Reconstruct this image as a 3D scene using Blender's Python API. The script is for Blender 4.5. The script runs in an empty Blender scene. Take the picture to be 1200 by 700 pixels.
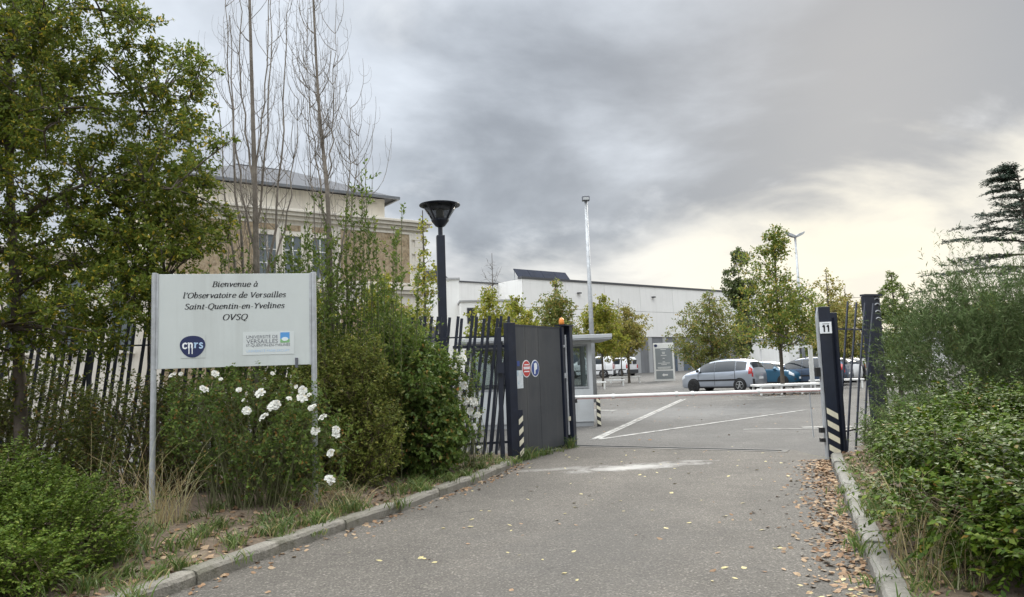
import bpy, math, random
import numpy as np
from mathutils import Matrix, Vector

# ------------------------------------------------------------------ camera, sky, sun, exposure
SC = bpy.context.scene
COL = SC.collection
R = math.radians

cam_data = bpy.data.cameras.new('camera')
cam_data.sensor_width = 36.0
cam_data.lens = 26.0
cam_data.clip_start = 0.05
cam_data.clip_end = 3000
cam = bpy.data.objects.new('camera', cam_data)
COL.objects.link(cam)
cam.matrix_world = (Matrix.Translation((0, 0, 1.55)) @ Matrix.Rotation(R(90 + 5.5), 4, 'X') @ Matrix.Rotation(R(-2.0), 4, 'Z'))
SC.camera = cam

SUN_AZ, SUN_EL = 27.0, 24.0          # degrees right of straight ahead, above the horizon
sun_vec = Vector((math.sin(R(SUN_AZ)) * math.cos(R(SUN_EL)), math.cos(R(SUN_AZ)) * math.cos(R(SUN_EL)), math.sin(R(SUN_EL))))

world = bpy.data.worlds.new('World')
SC.world = world
world.use_nodes = True
wn, wl = world.node_tree.nodes, world.node_tree.links
wn.clear()


def wnode(t, **kw):
    n = wn.new(t)
    for k, v in kw.items():
        setattr(n, k, v)
    return n


def wmath(op, a, b=None, clamp=False):
    n = wn.new('ShaderNodeMath')
    n.operation = op
    n.use_clamp = clamp
    for i, v in enumerate((a, b)):
        if v is None:
            continue
        if isinstance(v, (int, float)):
            n.inputs[i].default_value = v
        else:
            wl.new(v, n.inputs[i])
    return n.outputs[0]


def wstep(v, lo, hi, to0=0.0, to1=1.0):
    n = wn.new('ShaderNodeMapRange')
    n.interpolation_type = 'SMOOTHSTEP'
    wl.new(v, n.inputs['Value'])
    n.inputs['From Min'].default_value = lo
    n.inputs['From Max'].default_value = hi
    n.inputs['To Min'].default_value = to0
    n.inputs['To Max'].default_value = to1
    return n.outputs['Result']


def wmix(fac, a, b, blend='MIX'):
    n = wn.new('ShaderNodeMix')
    n.data_type = 'RGBA'
    n.blend_type = blend
    for sock, v in ((n.inputs[0], fac), (n.inputs[6], a), (n.inputs[7], b)):
        if isinstance(v, (int, float)):
            sock.default_value = v
        elif isinstance(v, tuple):
            sock.default_value = (*v, 1)
        else:
            wl.new(v, sock)
    return n.outputs[2]


w_out = wnode('ShaderNodeOutputWorld')
w_bg = wnode('ShaderNodeBackground')
w_sky = wnode('ShaderNodeTexSky', sky_type='NISHITA', sun_disc=False)
w_sky.sun_elevation = R(SUN_EL)
w_sky.sun_rotation = R(SUN_AZ)
w_tc = wnode('ShaderNodeTexCoord')
w_sep = wnode('ShaderNodeSeparateXYZ')
wl.new(w_tc.outputs['Generated'], w_sep.inputs[0])
dx, dy, dz = w_sep.outputs
zc = wmath('ADD', wmath('MAXIMUM', dz, 0.0), 0.30)
cx_, cy_ = wmath('DIVIDE', dx, zc), wmath('DIVIDE', dy, zc)      # the cloud deck seen as a flat layer overhead
w_cmb = wnode('ShaderNodeCombineXYZ')
wl.new(cx_, w_cmb.inputs[0]); wl.new(cy_, w_cmb.inputs[1])


def wnoise(scale, detail, rough, off, dist=0.0):
    m = wnode('ShaderNodeMapping')
    m.inputs['Location'].default_value = off
    wl.new(w_cmb.outputs[0], m.inputs[0])
    n = wnode('ShaderNodeTexNoise')
    n.inputs['Scale'].default_value = scale
    n.inputs['Detail'].default_value = detail
    n.inputs['Roughness'].default_value = rough
    n.inputs['Distortion'].default_value = dist
    wl.new(m.outputs[0], n.inputs['Vector'])
    return n.outputs['Fac']


n_big = wnoise(0.75, 3, 0.5, (3.1, 1.7, 0.0), 0.4)
n_mid = wnoise(1.55, 10, 0.52, (0.4, 7.3, 0.0), 0.4)
n_rift = wnoise(1.9, 9, 0.55, (9.4, 4.1, 0.0), 0.4)
n_sum = wmath('ADD', wmath('MULTIPLY', n_big, 0.45), wmath('MULTIPLY', n_mid, 0.78))
# the deck thickens towards the right of the view and away overhead
thick = wmath('ADD', wmath('ADD', n_sum, wmath('MULTIPLY', dx, 0.30)), wmath('MULTIPLY', wmath('SUBTRACT', 0.30, dz), 0.32))
cloud_f = wstep(thick, 0.36, 0.74)
c_deck = wmix(cloud_f, (0.455, 0.49, 0.535), (0.168, 0.184, 0.207))
c_cloud = wmix(wstep(n_rift, 0.56, 0.76, 0.0, 0.7), c_deck, (0.50, 0.515, 0.53))
# open band under the deck, towards the horizon
edge = wmath('ADD', dz, wmath('MULTIPLY', wmath('SUBTRACT', n_mid, 0.5), 0.30))
edge = wmath('SUBTRACT', edge, wmath('MULTIPLY', wmath('MAXIMUM', wmath('SUBTRACT', dx, 0.15), 0.0), 0.22))
low_f = wstep(edge, 0.185, 0.095)
n_wisp = wnoise(2.6, 6, 0.55, (1.3, 8.2, 0.0), 0.5)
c_band = wmix(wstep(n_wisp, 0.42, 0.66), (0.50, 0.497, 0.487), (0.38, 0.384, 0.39))
c_low = wmix(low_f, c_cloud, c_band)
# glow of the veiled sun
w_dot = wnode('ShaderNodeVectorMath', operation='DOT_PRODUCT')
wl.new(w_tc.outputs['Generated'], w_dot.inputs[0])
glow_dir = Vector((math.sin(R(27)) * math.cos(R(12)), math.cos(R(27)) * math.cos(R(12)), math.sin(R(12))))
w_dot.inputs[1].default_value = glow_dir
glow = wmath('POWER', wmath('MAXIMUM', w_dot.outputs['Value'], 0.0), 24.0)
glow = wmath('MULTIPLY', glow, wmath('SUBTRACT', 1.0, wmath('MULTIPLY', wmath('SUBTRACT', 1.0, low_f), 0.94)))
glow = wmath('MULTIPLY', glow, wstep(n_wisp, 0.75, 0.35, 0.45, 1.0))
c_glow = wmix(glow, c_low, (0.52, 0.487, 0.385))
# overcast sky, brighter overhead: boosted above the view to light walls and foliage
zenith_boost = wstep(dz, 0.43, 0.76, 1.0, 5.0)
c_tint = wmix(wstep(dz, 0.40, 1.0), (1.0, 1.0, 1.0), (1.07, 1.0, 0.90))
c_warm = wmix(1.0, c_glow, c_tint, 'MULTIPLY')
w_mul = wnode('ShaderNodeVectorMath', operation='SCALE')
wl.new(c_warm, w_mul.inputs[0]); wl.new(zenith_boost, w_mul.inputs['Scale'])
w_sc = wnode('ShaderNodeVectorMath', operation='SCALE')
wl.new(w_sky.outputs[0], w_sc.inputs[0]); w_sc.inputs['Scale'].default_value = 1.0
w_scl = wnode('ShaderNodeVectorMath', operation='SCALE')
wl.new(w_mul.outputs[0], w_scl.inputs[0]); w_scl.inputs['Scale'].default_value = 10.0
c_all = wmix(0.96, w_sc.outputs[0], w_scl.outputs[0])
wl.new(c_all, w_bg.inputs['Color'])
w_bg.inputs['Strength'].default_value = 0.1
wl.new(w_bg.outputs[0], w_out.inputs[0])

sun_data = bpy.data.lights.new('sun', 'SUN')
sun_data.energy = 1.1
sun_data.angle = R(22)
sun_data.color = (1.0, 0.93, 0.82)
sun = bpy.data.objects.new('sun', sun_data)
COL.objects.link(sun)
sun.rotation_euler = sun_vec.to_track_quat('Z', 'Y').to_euler()

vs = SC.view_settings
vs.view_transform = 'Standard'
vs.look = 'None'
vs.exposure = 0.92
vs.gamma = 1.0
vs.use_curve_mapping = False
SC.cycles.use_denoising = True
SC.cycles.max_bounces = 6
SC.cycles.transparent_max_bounces = 8
SC.cycles.diffuse_bounces = 3
SC.cycles.glossy_bounces = 3
SC.cycles.transmission_bounces = 4

# ------------------------------------------------------------------ helpers: objects and tags


def tag(o, label=None, cat=None, group=None, kind=None):
    for k, v in (('label', label), ('category', cat), ('group', group), ('kind', kind)):
        if v:
            o[k] = v
    return o


def empty(name, loc=(0, 0, 0), rz=0.0):
    o = bpy.data.objects.new(name, None)
    o.empty_display_size = 0.2
    COL.objects.link(o)
    o.location = loc
    o.rotation_euler = (0, 0, rz)
    return o


def thing(name, label, cat, loc=(0, 0, 0), rz=0.0, group=None):
    return tag(empty(name, loc, rz), label, cat, group)


def link(name, me, mat=None, parent=None, loc=(0, 0, 0), rot=(0, 0, 0), smooth=False, bevel=0.0):
    o = bpy.data.objects.new(name, me)
    COL.objects.link(o)
    o.parent = parent
    o.location = loc
    o.rotation_euler = rot
    if mat and not me.materials:
        me.materials.append(mat)
    if smooth:
        me.polygons.foreach_set('use_smooth', np.ones(len(me.polygons), dtype=bool))
    if bevel:
        b = o.modifiers.new('bevel', 'BEVEL')
        b.width = bevel
        b.segments = 2
        b.limit_method = 'ANGLE'
        b.angle_limit = R(40)
    return o


def fast_mesh(name, V, F):
    """mesh from arrays: V (n,3), F (m,k) all polygons with k corners"""
    V = np.asarray(V, dtype=np.float32)
    F = np.asarray(F, dtype=np.int32)
    me = bpy.data.meshes.new(name)
    me.vertices.add(len(V))
    me.vertices.foreach_set('co', V.ravel())
    me.loops.add(F.size)
    me.polygons.add(len(F))
    me.polygons.foreach_set('loop_start', np.arange(0, F.size, F.shape[1], dtype=np.int32))
    me.polygons.foreach_set('vertices', F.ravel())
    me.update(calc_edges=True)
    return me


class MB:
    """collects shapes into one mesh"""

    def __init__(self):
        self.v, self.f = [], []

    def add(self, V, F):
        o = len(self.v)
        self.v += [tuple(map(float, p)) for p in V]
        self.f += [tuple(int(i) + o for i in f) for f in F]
        return self

    def box(self, x0, x1, y0, y1, z0, z1):
        V = [(x, y, z) for z in (z0, z1) for x, y in ((x0, y0), (x1, y0), (x1, y1), (x0, y1))]
        return self.add(V, [(3, 2, 1, 0), (4, 5, 6, 7), (0, 1, 5, 4), (1, 2, 6, 5), (2, 3, 7, 6), (3, 0, 4, 7)])

    def prism(self, poly, z0, z1, axis='z'):
        n = len(poly)
        def p(a, b, c):
            return {'z': (a, b, c), 'y': (a, c, b), 'x': (c, a, b)}[axis]
        V = [p(a, b, z0) for a, b in poly] + [p(a, b, z1) for a, b in poly]
        F = [tuple(range(n))[::-1], tuple(range(n, 2 * n))]
        F += [(i, (i + 1) % n, n + (i + 1) % n, n + i) for i in range(n)]
        return self.add(V, F)

    def tube(self, pts, rad, n=8, cap=True):
        P = np.asarray(pts, float)
        k = len(P)
        rr = np.full(k, rad) if np.isscalar(rad) else np.asarray(rad, float)
        T = np.gradient(P, axis=0)
        T /= np.linalg.norm(T, axis=1)[:, None] + 1e-9
        ref = np.array([0, 0, 1.0]) if abs(T[:, 2]).mean() < 0.8 else np.array([1.0, 0, 0])
        S = np.cross(T, ref)
        S /= np.linalg.norm(S, axis=1)[:, None] + 1e-9
        B = np.cross(T, S)
        a = np.arange(n) * 2 * math.pi / n
        V = (P[:, None] + rr[:, None, None] * (np.cos(a)[None, :, None] * S[:, None] + np.sin(a)[None, :, None] * B[:, None])).reshape(-1, 3)
        F = [(i * n + j, i * n + (j + 1) % n, (i + 1) * n + (j + 1) % n, (i + 1) * n + j) for i in range(k - 1) for j in range(n)]
        if cap:
            F += [tuple(range(n)), tuple(range((k - 1) * n, k * n))[::-1]]
        return self.add(V, F)

    def lathe(self, prof, n=20, c=(0, 0, 0), axis='z'):
        V = []
        for r, h in prof:
            for j in range(n):
                a = 2 * math.pi * j / n
                p = (r * math.cos(a), r * math.sin(a), h)
                if axis == 'y':
                    p = (p[0], p[2], p[1])
                elif axis == 'x':
                    p = (p[2], p[0], p[1])
                V.append((p[0] + c[0], p[1] + c[1], p[2] + c[2]))
        k = len(prof)
        F = [(i * n + j, i * n + (j + 1) % n, (i + 1) * n + (j + 1) % n, (i + 1) * n + j) for i in range(k - 1) for j in range(n)]
        F += [tuple(range(n))[::-1], tuple(range((k - 1) * n, k * n))]
        return self.add(V, F)

    def bar(self, a, b, w, d=None):
        """straight square bar from a to b"""
        d = d or w
        a, b = np.asarray(a, float), np.asarray(b, float)
        t = (b - a) / np.linalg.norm(b - a)
        ref = np.array([0, 0, 1.0]) if abs(t[2]) < 0.8 else np.array([0, 1.0, 0])
        s = np.cross(t, ref); s /= np.linalg.norm(s)
        u = np.cross(s, t)
        V = [p + s * sx * w / 2 + u * su * d / 2 for p in (a, b) for sx, su in ((-1, -1), (1, -1), (1, 1), (-1, 1))]
        return self.add(V, [(3, 2, 1, 0), (4, 5, 6, 7), (0, 1, 5, 4), (1, 2, 6, 5), (2, 3, 7, 6), (3, 0, 4, 7)])

    def mesh(self, name):
        me = bpy.data.meshes.new(name)
        me.from_pydata(self.v, [], self.f)
        me.update()
        import bmesh
        bm = bmesh.new()
        bm.from_mesh(me)
        bmesh.ops.recalc_face_normals(bm, faces=bm.faces)
        bm.to_mesh(me)
        bm.free()
        return me

    def build(self, name, mat, parent=None, loc=(0, 0, 0), rot=(0, 0, 0), smooth=False, bevel=0.0):
        return link(name, self.mesh(name), mat, parent, loc, rot, smooth, bevel)


def box_part(name, mat, parent, x0, x1, y0, y1, z0, z1, bevel=0.0):
    return MB().box(x0, x1, y0, y1, z0, z1).build(name, mat, parent, bevel=bevel)


def copy_tree(o, parent=None):
    c = o.copy()
    COL.objects.link(c)
    c.parent = parent
    for ch in list(o.children):
        copy_tree(ch, c)
    return c


# ------------------------------------------------------------------ helpers: materials
def nmat(name):
    m = bpy.data.materials.new(name)
    m.use_nodes = True
    nt = m.node_tree
    b = nt.nodes['Principled BSDF']
    return m, nt.nodes, nt.links, b


def col(c, k=1.0):
    return (min(c[0] * k, 1), min(c[1] * k, 1), min(c[2] * k, 1), 1)


def pmat(name, base, rough=0.6, var=0.12, scale=3.0, bump=0.0, bscale=40.0, metal=0.0, second=None, lo=0.42, hi=0.66, coat=0.0, streak=None):
    """paint, metal or stone: base colour broken by two noises, optional second colour in patches, streaks of dirt that run down"""
    m, N, L, b = nmat(name)
    tc = N.new('ShaderNodeTexCoord')
    n1 = N.new('ShaderNodeTexNoise')
    n1.inputs['Scale'].default_value = scale
    n1.inputs['Detail'].default_value = 6
    n1.inputs['Roughness'].default_value = 0.62
    L.new(tc.outputs['Object'], n1.inputs['Vector'])
    rp = N.new('ShaderNodeValToRGB')
    rp.color_ramp.elements[0].position = 0.3
    rp.color_ramp.elements[1].position = 0.72
    rp.color_ramp.elements[0].color = col(base, 1 - var)
    rp.color_ramp.elements[1].color = col(base, 1 + var)
    L.new(n1.outputs['Fac'], rp.inputs[0])
    c = rp.outputs[0]
    if second:
        n2 = N.new('ShaderNodeTexNoise')
        n2.inputs['Scale'].default_value = scale * 0.45
        n2.inputs['Detail'].default_value = 8
        n2.inputs['Roughness'].default_value = 0.68
        L.new(tc.outputs['Object'], n2.inputs['Vector'])
        r2 = N.new('ShaderNodeMapRange')
        r2.inputs['From Min'].default_value = lo
        r2.inputs['From Max'].default_value = hi
        L.new(n2.outputs['Fac'], r2.inputs['Value'])
        mx = N.new('ShaderNodeMix'); mx.data_type = 'RGBA'
        L.new(r2.outputs[0], mx.inputs[0])
        L.new(c, mx.inputs[6])
        mx.inputs[7].default_value = col(second)
        c = mx.outputs[2]
    if streak:
        mp = N.new('ShaderNodeMapping')
        mp.inputs['Scale'].default_value = (2.2, 2.2, 0.12)
        L.new(tc.outputs['Object'], mp.inputs[0])
        n3 = N.new('ShaderNodeTexNoise')
        n3.inputs['Scale'].default_value = 1.6
        n3.inputs['Detail'].default_value = 7
        n3.inputs['Roughness'].default_value = 0.7
        L.new(mp.outputs[0], n3.inputs['Vector'])
        r3 = N.new('ShaderNodeMapRange')
        r3.inputs['From Min'].default_value = 0.5
        r3.inputs['From Max'].default_value = 0.78
        r3.inputs['To Max'].default_value = 0.75
        L.new(n3.outputs['Fac'], r3.inputs['Value'])
        mx = N.new('ShaderNodeMix'); mx.data_type = 'RGBA'
        L.new(r3.outputs[0], mx.inputs[0])
        L.new(c, mx.inputs[6])
        mx.inputs[7].default_value = col(streak)
        c = mx.outputs[2]
    L.new(c, b.inputs['Base Color'])
    b.inputs['Roughness'].default_value = rough
    b.inputs['Metallic'].default_value = metal
    if coat:
        b.inputs['Coat Weight'].default_value = coat
        b.inputs['Coat Roughness'].default_value = 0.06
    if bump:
        nb = N.new('ShaderNodeTexNoise')
        nb.inputs['Scale'].default_value = bscale
        nb.inputs['Detail'].default_value = 5
        L.new(tc.outputs['Object'], nb.inputs['Vector'])
        bp = N.new('ShaderNodeBump')
        bp.inputs['Strength'].default_value = bump
        bp.inputs['Distance'].default_value = 0.02
        L.new(nb.outputs['Fac'], bp.inputs['Height'])
        L.new(bp.outputs[0], b.inputs['Normal'])
    return m


def leaf_mat(name, cols, trans=0.35, rough=0.45, spec=0.35):
    """foliage: every leaf takes its own colour from the ramp; thin leaves let light through"""
    m, N, L, b = nmat(name)
    g = N.new('ShaderNodeNewGeometry')
    rp = N.new('ShaderNodeValToRGB')
    el = rp.color_ramp.elements
    n = len(cols)
    el[0].position, el[0].color = cols[0][0], (*cols[0][1], 1)
    el[1].position, el[1].color = cols[-1][0], (*cols[-1][1], 1)
    for p, c in cols[1:-1]:
        e = el.new(p)
        e.color = (*c, 1)
    L.new(g.outputs['Random Per Island'], rp.inputs[0])
    tc = N.new('ShaderNodeTexCoord')
    nz = N.new('ShaderNodeTexNoise')
    nz.inputs['Scale'].default_value = 1.3
    nz.inputs['Detail'].default_value = 3
    L.new(tc.outputs['Object'], nz.inputs['Vector'])
    mr = N.new('ShaderNodeMapRange')
    mr.inputs['From Min'].default_value = 0.3
    mr.inputs['From Max'].default_value = 0.7
    mr.inputs['To Min'].default_value = 0.72
    mr.inputs['To Max'].default_value = 1.28
    L.new(nz.outputs['Fac'], mr.inputs['Value'])
    sc = N.new('ShaderNodeVectorMath'); sc.operation = 'SCALE'
    L.new(rp.outputs[0], sc.inputs[0]); L.new(mr.outputs[0], sc.inputs['Scale'])
    L.new(sc.outputs[0], b.inputs['Base Color'])
    b.inputs['Roughness'].default_value = rough
    b.inputs['Specular IOR Level'].default_value = spec
    t = N.new('ShaderNodeBsdfTranslucent')
    L.new(sc.outputs[0], t.inputs['Color'])
    mx = N.new('ShaderNodeMixShader')
    mx.inputs[0].default_value = trans
    L.new(b.outputs[0], mx.inputs[1]); L.new(t.outputs[0], mx.inputs[2])
    L.new(mx.outputs[0], N['Material Output'].inputs['Surface'])
    return m


def glass_mat(name, tint=(0.35, 0.4, 0.42), rough=0.03, alpha=0.45):
    m, N, L, b = nmat(name)
    b.inputs['Base Color'].default_value = (0.02, 0.025, 0.03, 1)
    b.inputs['Roughness'].default_value = rough
    b.inputs['Specular IOR Level'].default_value = 0.8
    tr = N.new('ShaderNodeBsdfTransparent')
    tr.inputs['Color'].default_value = (*tint, 1)
    mx = N.new('ShaderNodeMixShader')
    mx.inputs[0].default_value = alpha
    L.new(b.outputs[0], mx.inputs[1]); L.new(tr.outputs[0], mx.inputs[2])
    L.new(mx.outputs[0], N['Material Output'].inputs['Surface'])
    return m


def ground_z(y):
    """the car park climbs gently away from the gate"""
    return np.maximum(0.0, 0.0115 * (np.asarray(y, float) - 37.0))

# ------------------------------------------------------------------ materials
def asphalt(name, base, stain=None):
    m, N, L, b = nmat(name)
    tc = N.new('ShaderNodeTexCoord')

    def noise(scale, detail, rough=0.6, dist=0.0):
        n = N.new('ShaderNodeTexNoise')
        n.inputs['Scale'].default_value = scale
        n.inputs['Detail'].default_value = detail
        n.inputs['Roughness'].default_value = rough
        n.inputs['Distortion'].default_value = dist
        L.new(tc.outputs['Object'], n.inputs['Vector'])
        return n.outputs['Fac']

    def rng(v, a, c, lo, hi):
        r = N.new('ShaderNodeMapRange')
        r.inputs['From Min'].default_value = a
        r.inputs['From Max'].default_value = c
        r.inputs['To Min'].default_value = lo
        r.inputs['To Max'].default_value = hi
        L.new(v, r.inputs['Value'])
        return r.outputs[0]

    def mul(a, c):
        n = N.new('ShaderNodeMath'); n.operation = 'MULTIPLY'
        L.new(a, n.inputs[0])
        if isinstance(c, float):
            n.inputs[1].default_value = c
        else:
            L.new(c, n.inputs[1])
        return n.outputs[0]

    fine = rng(noise(52, 4, 0.8), 0.30, 0.70, 0.40, 1.60)
    vor = N.new('ShaderNodeTexVoronoi')
    vor.inputs['Scale'].default_value = 75
    L.new(tc.outputs['Object'], vor.inputs['Vector'])
    sepc = N.new('ShaderNodeSeparateColor')
    L.new(vor.outputs['Color'], sepc.inputs[0])
    chips = rng(sepc.outputs[0], 0.80, 0.97, 1.0, 2.0)
    big = rng(noise(0.55, 6, 0.6, 0.5), 0.3, 0.7, 0.84, 1.16)
    mid = rng(noise(3.5, 6, 0.65), 0.3, 0.7, 0.9, 1.1)
    k = mul(mul(fine, chips), mul(big, mid))
    sc = N.new('ShaderNodeVectorMath'); sc.operation = 'SCALE'
    sc.inputs[0].default_value = base
    L.new(k, sc.inputs['Scale'])
    c = sc.outputs[0]
    if stain:
        for (sx, sy, rx, ry, rot, lo, hi, amt, scol) in stain:
            mp = N.new('ShaderNodeMapping'); mp.vector_type = 'TEXTURE'
            mp.inputs['Location'].default_value = (sx, sy, 0)
            mp.inputs['Rotation'].default_value = (0, 0, R(rot))
            mp.inputs['Scale'].default_value = (rx, ry, 1)
            L.new(tc.outputs['Object'], mp.inputs[0])
            gr = N.new('ShaderNodeTexGradient'); gr.gradient_type = 'SPHERICAL'
            L.new(mp.outputs[0], gr.inputs[0])
            nn = noise(2.6, 8, 0.72, 0.6)
            ad = N.new('ShaderNodeMath'); ad.operation = 'ADD'
            L.new(mul(gr.outputs['Fac'], 0.55), ad.inputs[0]); L.new(nn, ad.inputs[1])
            msk = rng(ad.outputs[0], lo, hi, 0.0, amt)
            lim = N.new('ShaderNodeMath'); lim.operation = 'MULTIPLY'
            L.new(msk, lim.inputs[0]); L.new(rng(gr.outputs['Fac'], 0.0, 0.12, 0.0, 1.0), lim.inputs[1])
            mx = N.new('ShaderNodeMix'); mx.data_type = 'RGBA'
            L.new(lim.outputs[0], mx.inputs[0]); L.new(c, mx.inputs[6])
            mx.inputs[7].default_value = (*scol, 1)
            c = mx.outputs[2]
    # cracks: thin broken lines between irregular plates
    cr = N.new('ShaderNodeTexVoronoi'); cr.feature = 'DISTANCE_TO_EDGE'
    cr.inputs['Scale'].default_value = 0.55
    wv = N.new('ShaderNodeTexNoise'); wv.inputs['Scale'].default_value = 1.7; wv.inputs['Detail'].default_value = 6
    L.new(tc.outputs['Object'], wv.inputs['Vector'])
    wm = N.new('ShaderNodeVectorMath'); wm.operation = 'MULTIPLY_ADD'
    L.new(wv.outputs['Color'], wm.inputs[0]); wm.inputs[1].default_value = (.9, .9, 0); L.new(tc.outputs['Object'], wm.inputs[2])
    L.new(wm.outputs[0], cr.inputs['Vector'])
    line = rng(cr.outputs['Distance'], 0.0, 0.007, 1.0, 0.0)
    brk = rng(noise(0.8, 4), 0.50, 0.60, 0.0, 0.75)
    mxc = N.new('ShaderNodeMix'); mxc.data_type = 'RGBA'
    L.new(mul(line, brk), mxc.inputs[0]); L.new(c, mxc.inputs[6]); mxc.inputs[7].default_value = (.035, .033, .03, 1)
    c = mxc.outputs[2]
    # polished wheel tracks along the drive
    tr_ = N.new('ShaderNodeMapping'); tr_.vector_type = 'TEXTURE'
    tr_.inputs['Rotation'].default_value = (0, 0, R(-20.5)); tr_.inputs['Location'].default_value = (1.2, 8.0, 0)
    L.new(tc.outputs['Object'], tr_.inputs[0])
    sx_ = N.new('ShaderNodeSeparateXYZ'); L.new(tr_.outputs[0], sx_.inputs[0])
    ab = N.new('ShaderNodeMath'); ab.operation = 'ABSOLUTE'; L.new(sx_.outputs[0], ab.inputs[0])
    sb = N.new('ShaderNodeMath'); sb.operation = 'SUBTRACT'; L.new(ab.outputs[0], sb.inputs[0]); sb.inputs[1].default_value = 0.8
    ab2 = N.new('ShaderNodeMath'); ab2.operation = 'ABSOLUTE'; L.new(sb.outputs[0], ab2.inputs[0])
    wt = mul(rng(ab2.outputs[0], 0.0, 0.45, 1.0, 0.0), rng(noise(1.1, 5), 0.35, 0.7, 0.2, 1.0))
    mxt = N.new('ShaderNodeMix'); mxt.data_type = 'RGBA'; mxt.blend_type = 'MULTIPLY'
    L.new(mul(wt, 0.55), mxt.inputs[0]); L.new(c, mxt.inputs[6]); mxt.inputs[7].default_value = (1.28, 1.26, 1.24, 1)
    c = mxt.outputs[2]
    L.new(c, b.inputs['Base Color'])
    b.inputs['Roughness'].default_value = 0.82
    b.inputs['Specular IOR Level'].default_value = 0.3
    bp = N.new('ShaderNodeBump')
    bp.inputs['Strength'].default_value = 0.55
    bp.inputs['Distance'].default_value = 0.006
    L.new(mul(fine, chips), bp.inputs['Height'])
    L.new(bp.outputs[0], b.inputs['Normal'])
    return m


M = {}
M['drive'] = asphalt('driveway_asphalt', (0.094, 0.086, 0.075), [
    (1.85, 11.55, 1.9, 0.50, 14, 0.66, 0.92, 0.75, (0.42, 0.41, 0.39)),
    (0.6, 11.6, 1.3, 0.30, 10, 0.72, 1.0, 0.45, (0.36, 0.35, 0.33)),
    (4.3, 8.0, 1.0, 5.5, -20, 0.62, 1.0, 0.5, (0.10, 0.075, 0.055)),
    (0.6, 6.5, 2.0, 3.5, -20, 0.66, 1.0, 0.35, (0.085, 0.082, 0.078))])
M['park'] = asphalt('car_park_asphalt', (0.082, 0.079, 0.074), [(5, 24, 6, 5, 0, 0.62, 0.9, 0.4, (0.19, 0.19, 0.185)), (12, 50, 14, 9, 0, 0.6, 0.9, 0.5, (0.22, 0.21, 0.2))])
M['soil'] = pmat('verge_soil', (0.115, 0.085, 0.058), 0.95, 0.4, 9.0, 0.9, 30, second=(0.22, 0.175, 0.125), lo=0.5, hi=0.7)
M['earth'] = pmat('ground_earth', (0.10, 0.10, 0.06), 0.95, 0.3, 0.4)
M['kerb'] = pmat('kerb_stone', (0.215, 0.20, 0.172), 0.92, 0.28, 6.0, 0.6, 50, second=(0.095, 0.092, 0.062), lo=0.42, hi=0.66)
M['kerb2'] = pmat('kerb_concrete', (0.235, 0.225, 0.20), 0.9, 0.22, 7.0, 0.5, 60, second=(0.13, 0.125, 0.095), lo=0.44, hi=0.7)
M['marking'] = pmat('road_paint', (0.36, 0.355, 0.335), 0.8, 0.25, 9.0, second=(0.11, 0.108, 0.10), lo=0.46, hi=0.62)
M['concrete_strip'] = pmat('threshold_concrete', (0.15, 0.143, 0.13), 0.9, 0.2, 5.0, 0.3, 60, second=(0.09, 0.085, 0.078))
M['navy'] = pmat('navy_black_paint', (0.012, 0.016, 0.030), 0.42, 0.3, 4.0, second=(0.035, 0.036, 0.042), lo=0.55, hi=0.8)
M['panel'] = pmat('charcoal_sheet_steel', (0.036, 0.040, 0.047), 0.5, 0.2, 1.5, second=(0.06, 0.062, 0.066), lo=0.46, hi=0.72, streak=(0.085, 0.083, 0.08))
M['galv'] = pmat('galvanised_steel', (0.46, 0.48, 0.50), 0.5, 0.15, 10.0, metal=0.3, second=(0.34, 0.35, 0.36))
M['white_paint'] = pmat('white_paint', (0.74, 0.74, 0.72), 0.5, 0.07, 4.0, second=(0.58, 0.57, 0.54), lo=0.55, hi=0.8)
M['red_stripe'] = pmat('faded_red_stripe', (0.40, 0.10, 0.09), 0.5, 0.2, 6.0)
M['red_paint'] = pmat('red_paint', (0.50, 0.035, 0.03), 0.45, 0.12, 5.0)
M['hazard'] = pmat('cream_hazard_band', (0.66, 0.62, 0.48), 0.55, 0.12, 10.0)
M['black'] = pmat('black_rubber', (0.012, 0.012, 0.013), 0.6, 0.2, 6.0)
M['blue'] = pmat('sign_blue', (0.02, 0.055, 0.24), 0.4, 0.06, 5.0)
M['logo_navy'] = pmat('logo_navy', (0.014, 0.022, 0.085), 0.45, 0.05, 5.0)
M['white_ink'] = pmat('white_print', (0.8, 0.82, 0.84), 0.5, 0.03, 5.0)
M['pale_blue_ink'] = pmat('pale_blue_print', (0.42, 0.58, 0.78), 0.5, 0.03, 5.0)
M['black_ink'] = pmat('black_print', (0.016, 0.016, 0.02), 0.5, 0.1, 5.0)
M['grey_ink'] = pmat('grey_print', (0.13, 0.135, 0.16), 0.5, 0.1, 5.0)
M['sign_plate'] = pmat('sign_sheet', (0.55, 0.585, 0.575), 0.35, 0.05, 1.6, second=(0.46, 0.49, 0.475), lo=0.5, hi=0.8, streak=(0.44, 0.46, 0.44))
M['paper'] = pmat('printed_paper', (0.62, 0.66, 0.68), 0.6, 0.15, 12.0, second=(0.25, 0.40, 0.52), lo=0.5, hi=0.62)
M['amber'] = pmat('amber_lens', (0.75, 0.26, 0.05), 0.25, 0.1, 6.0)
M['dead_leaf'] = leaf_mat('dead_leaf', [(0.0, (0.11, 0.065, 0.037)), (0.3, (0.21, 0.125, 0.07)), (0.55, (0.30, 0.195, 0.118)), (0.8, (0.40, 0.30, 0.195)), (1.0, (0.17, 0.105, 0.062))], 0.1, 0.7, 0.2)
M['yellow_leaf'] = leaf_mat('yellow_leaf', [(0.0, (0.42, 0.36, 0.14)), (0.5, (0.50, 0.44, 0.22)), (1.0, (0.40, 0.30, 0.14))], 0.1, 0.6, 0.3)

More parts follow.
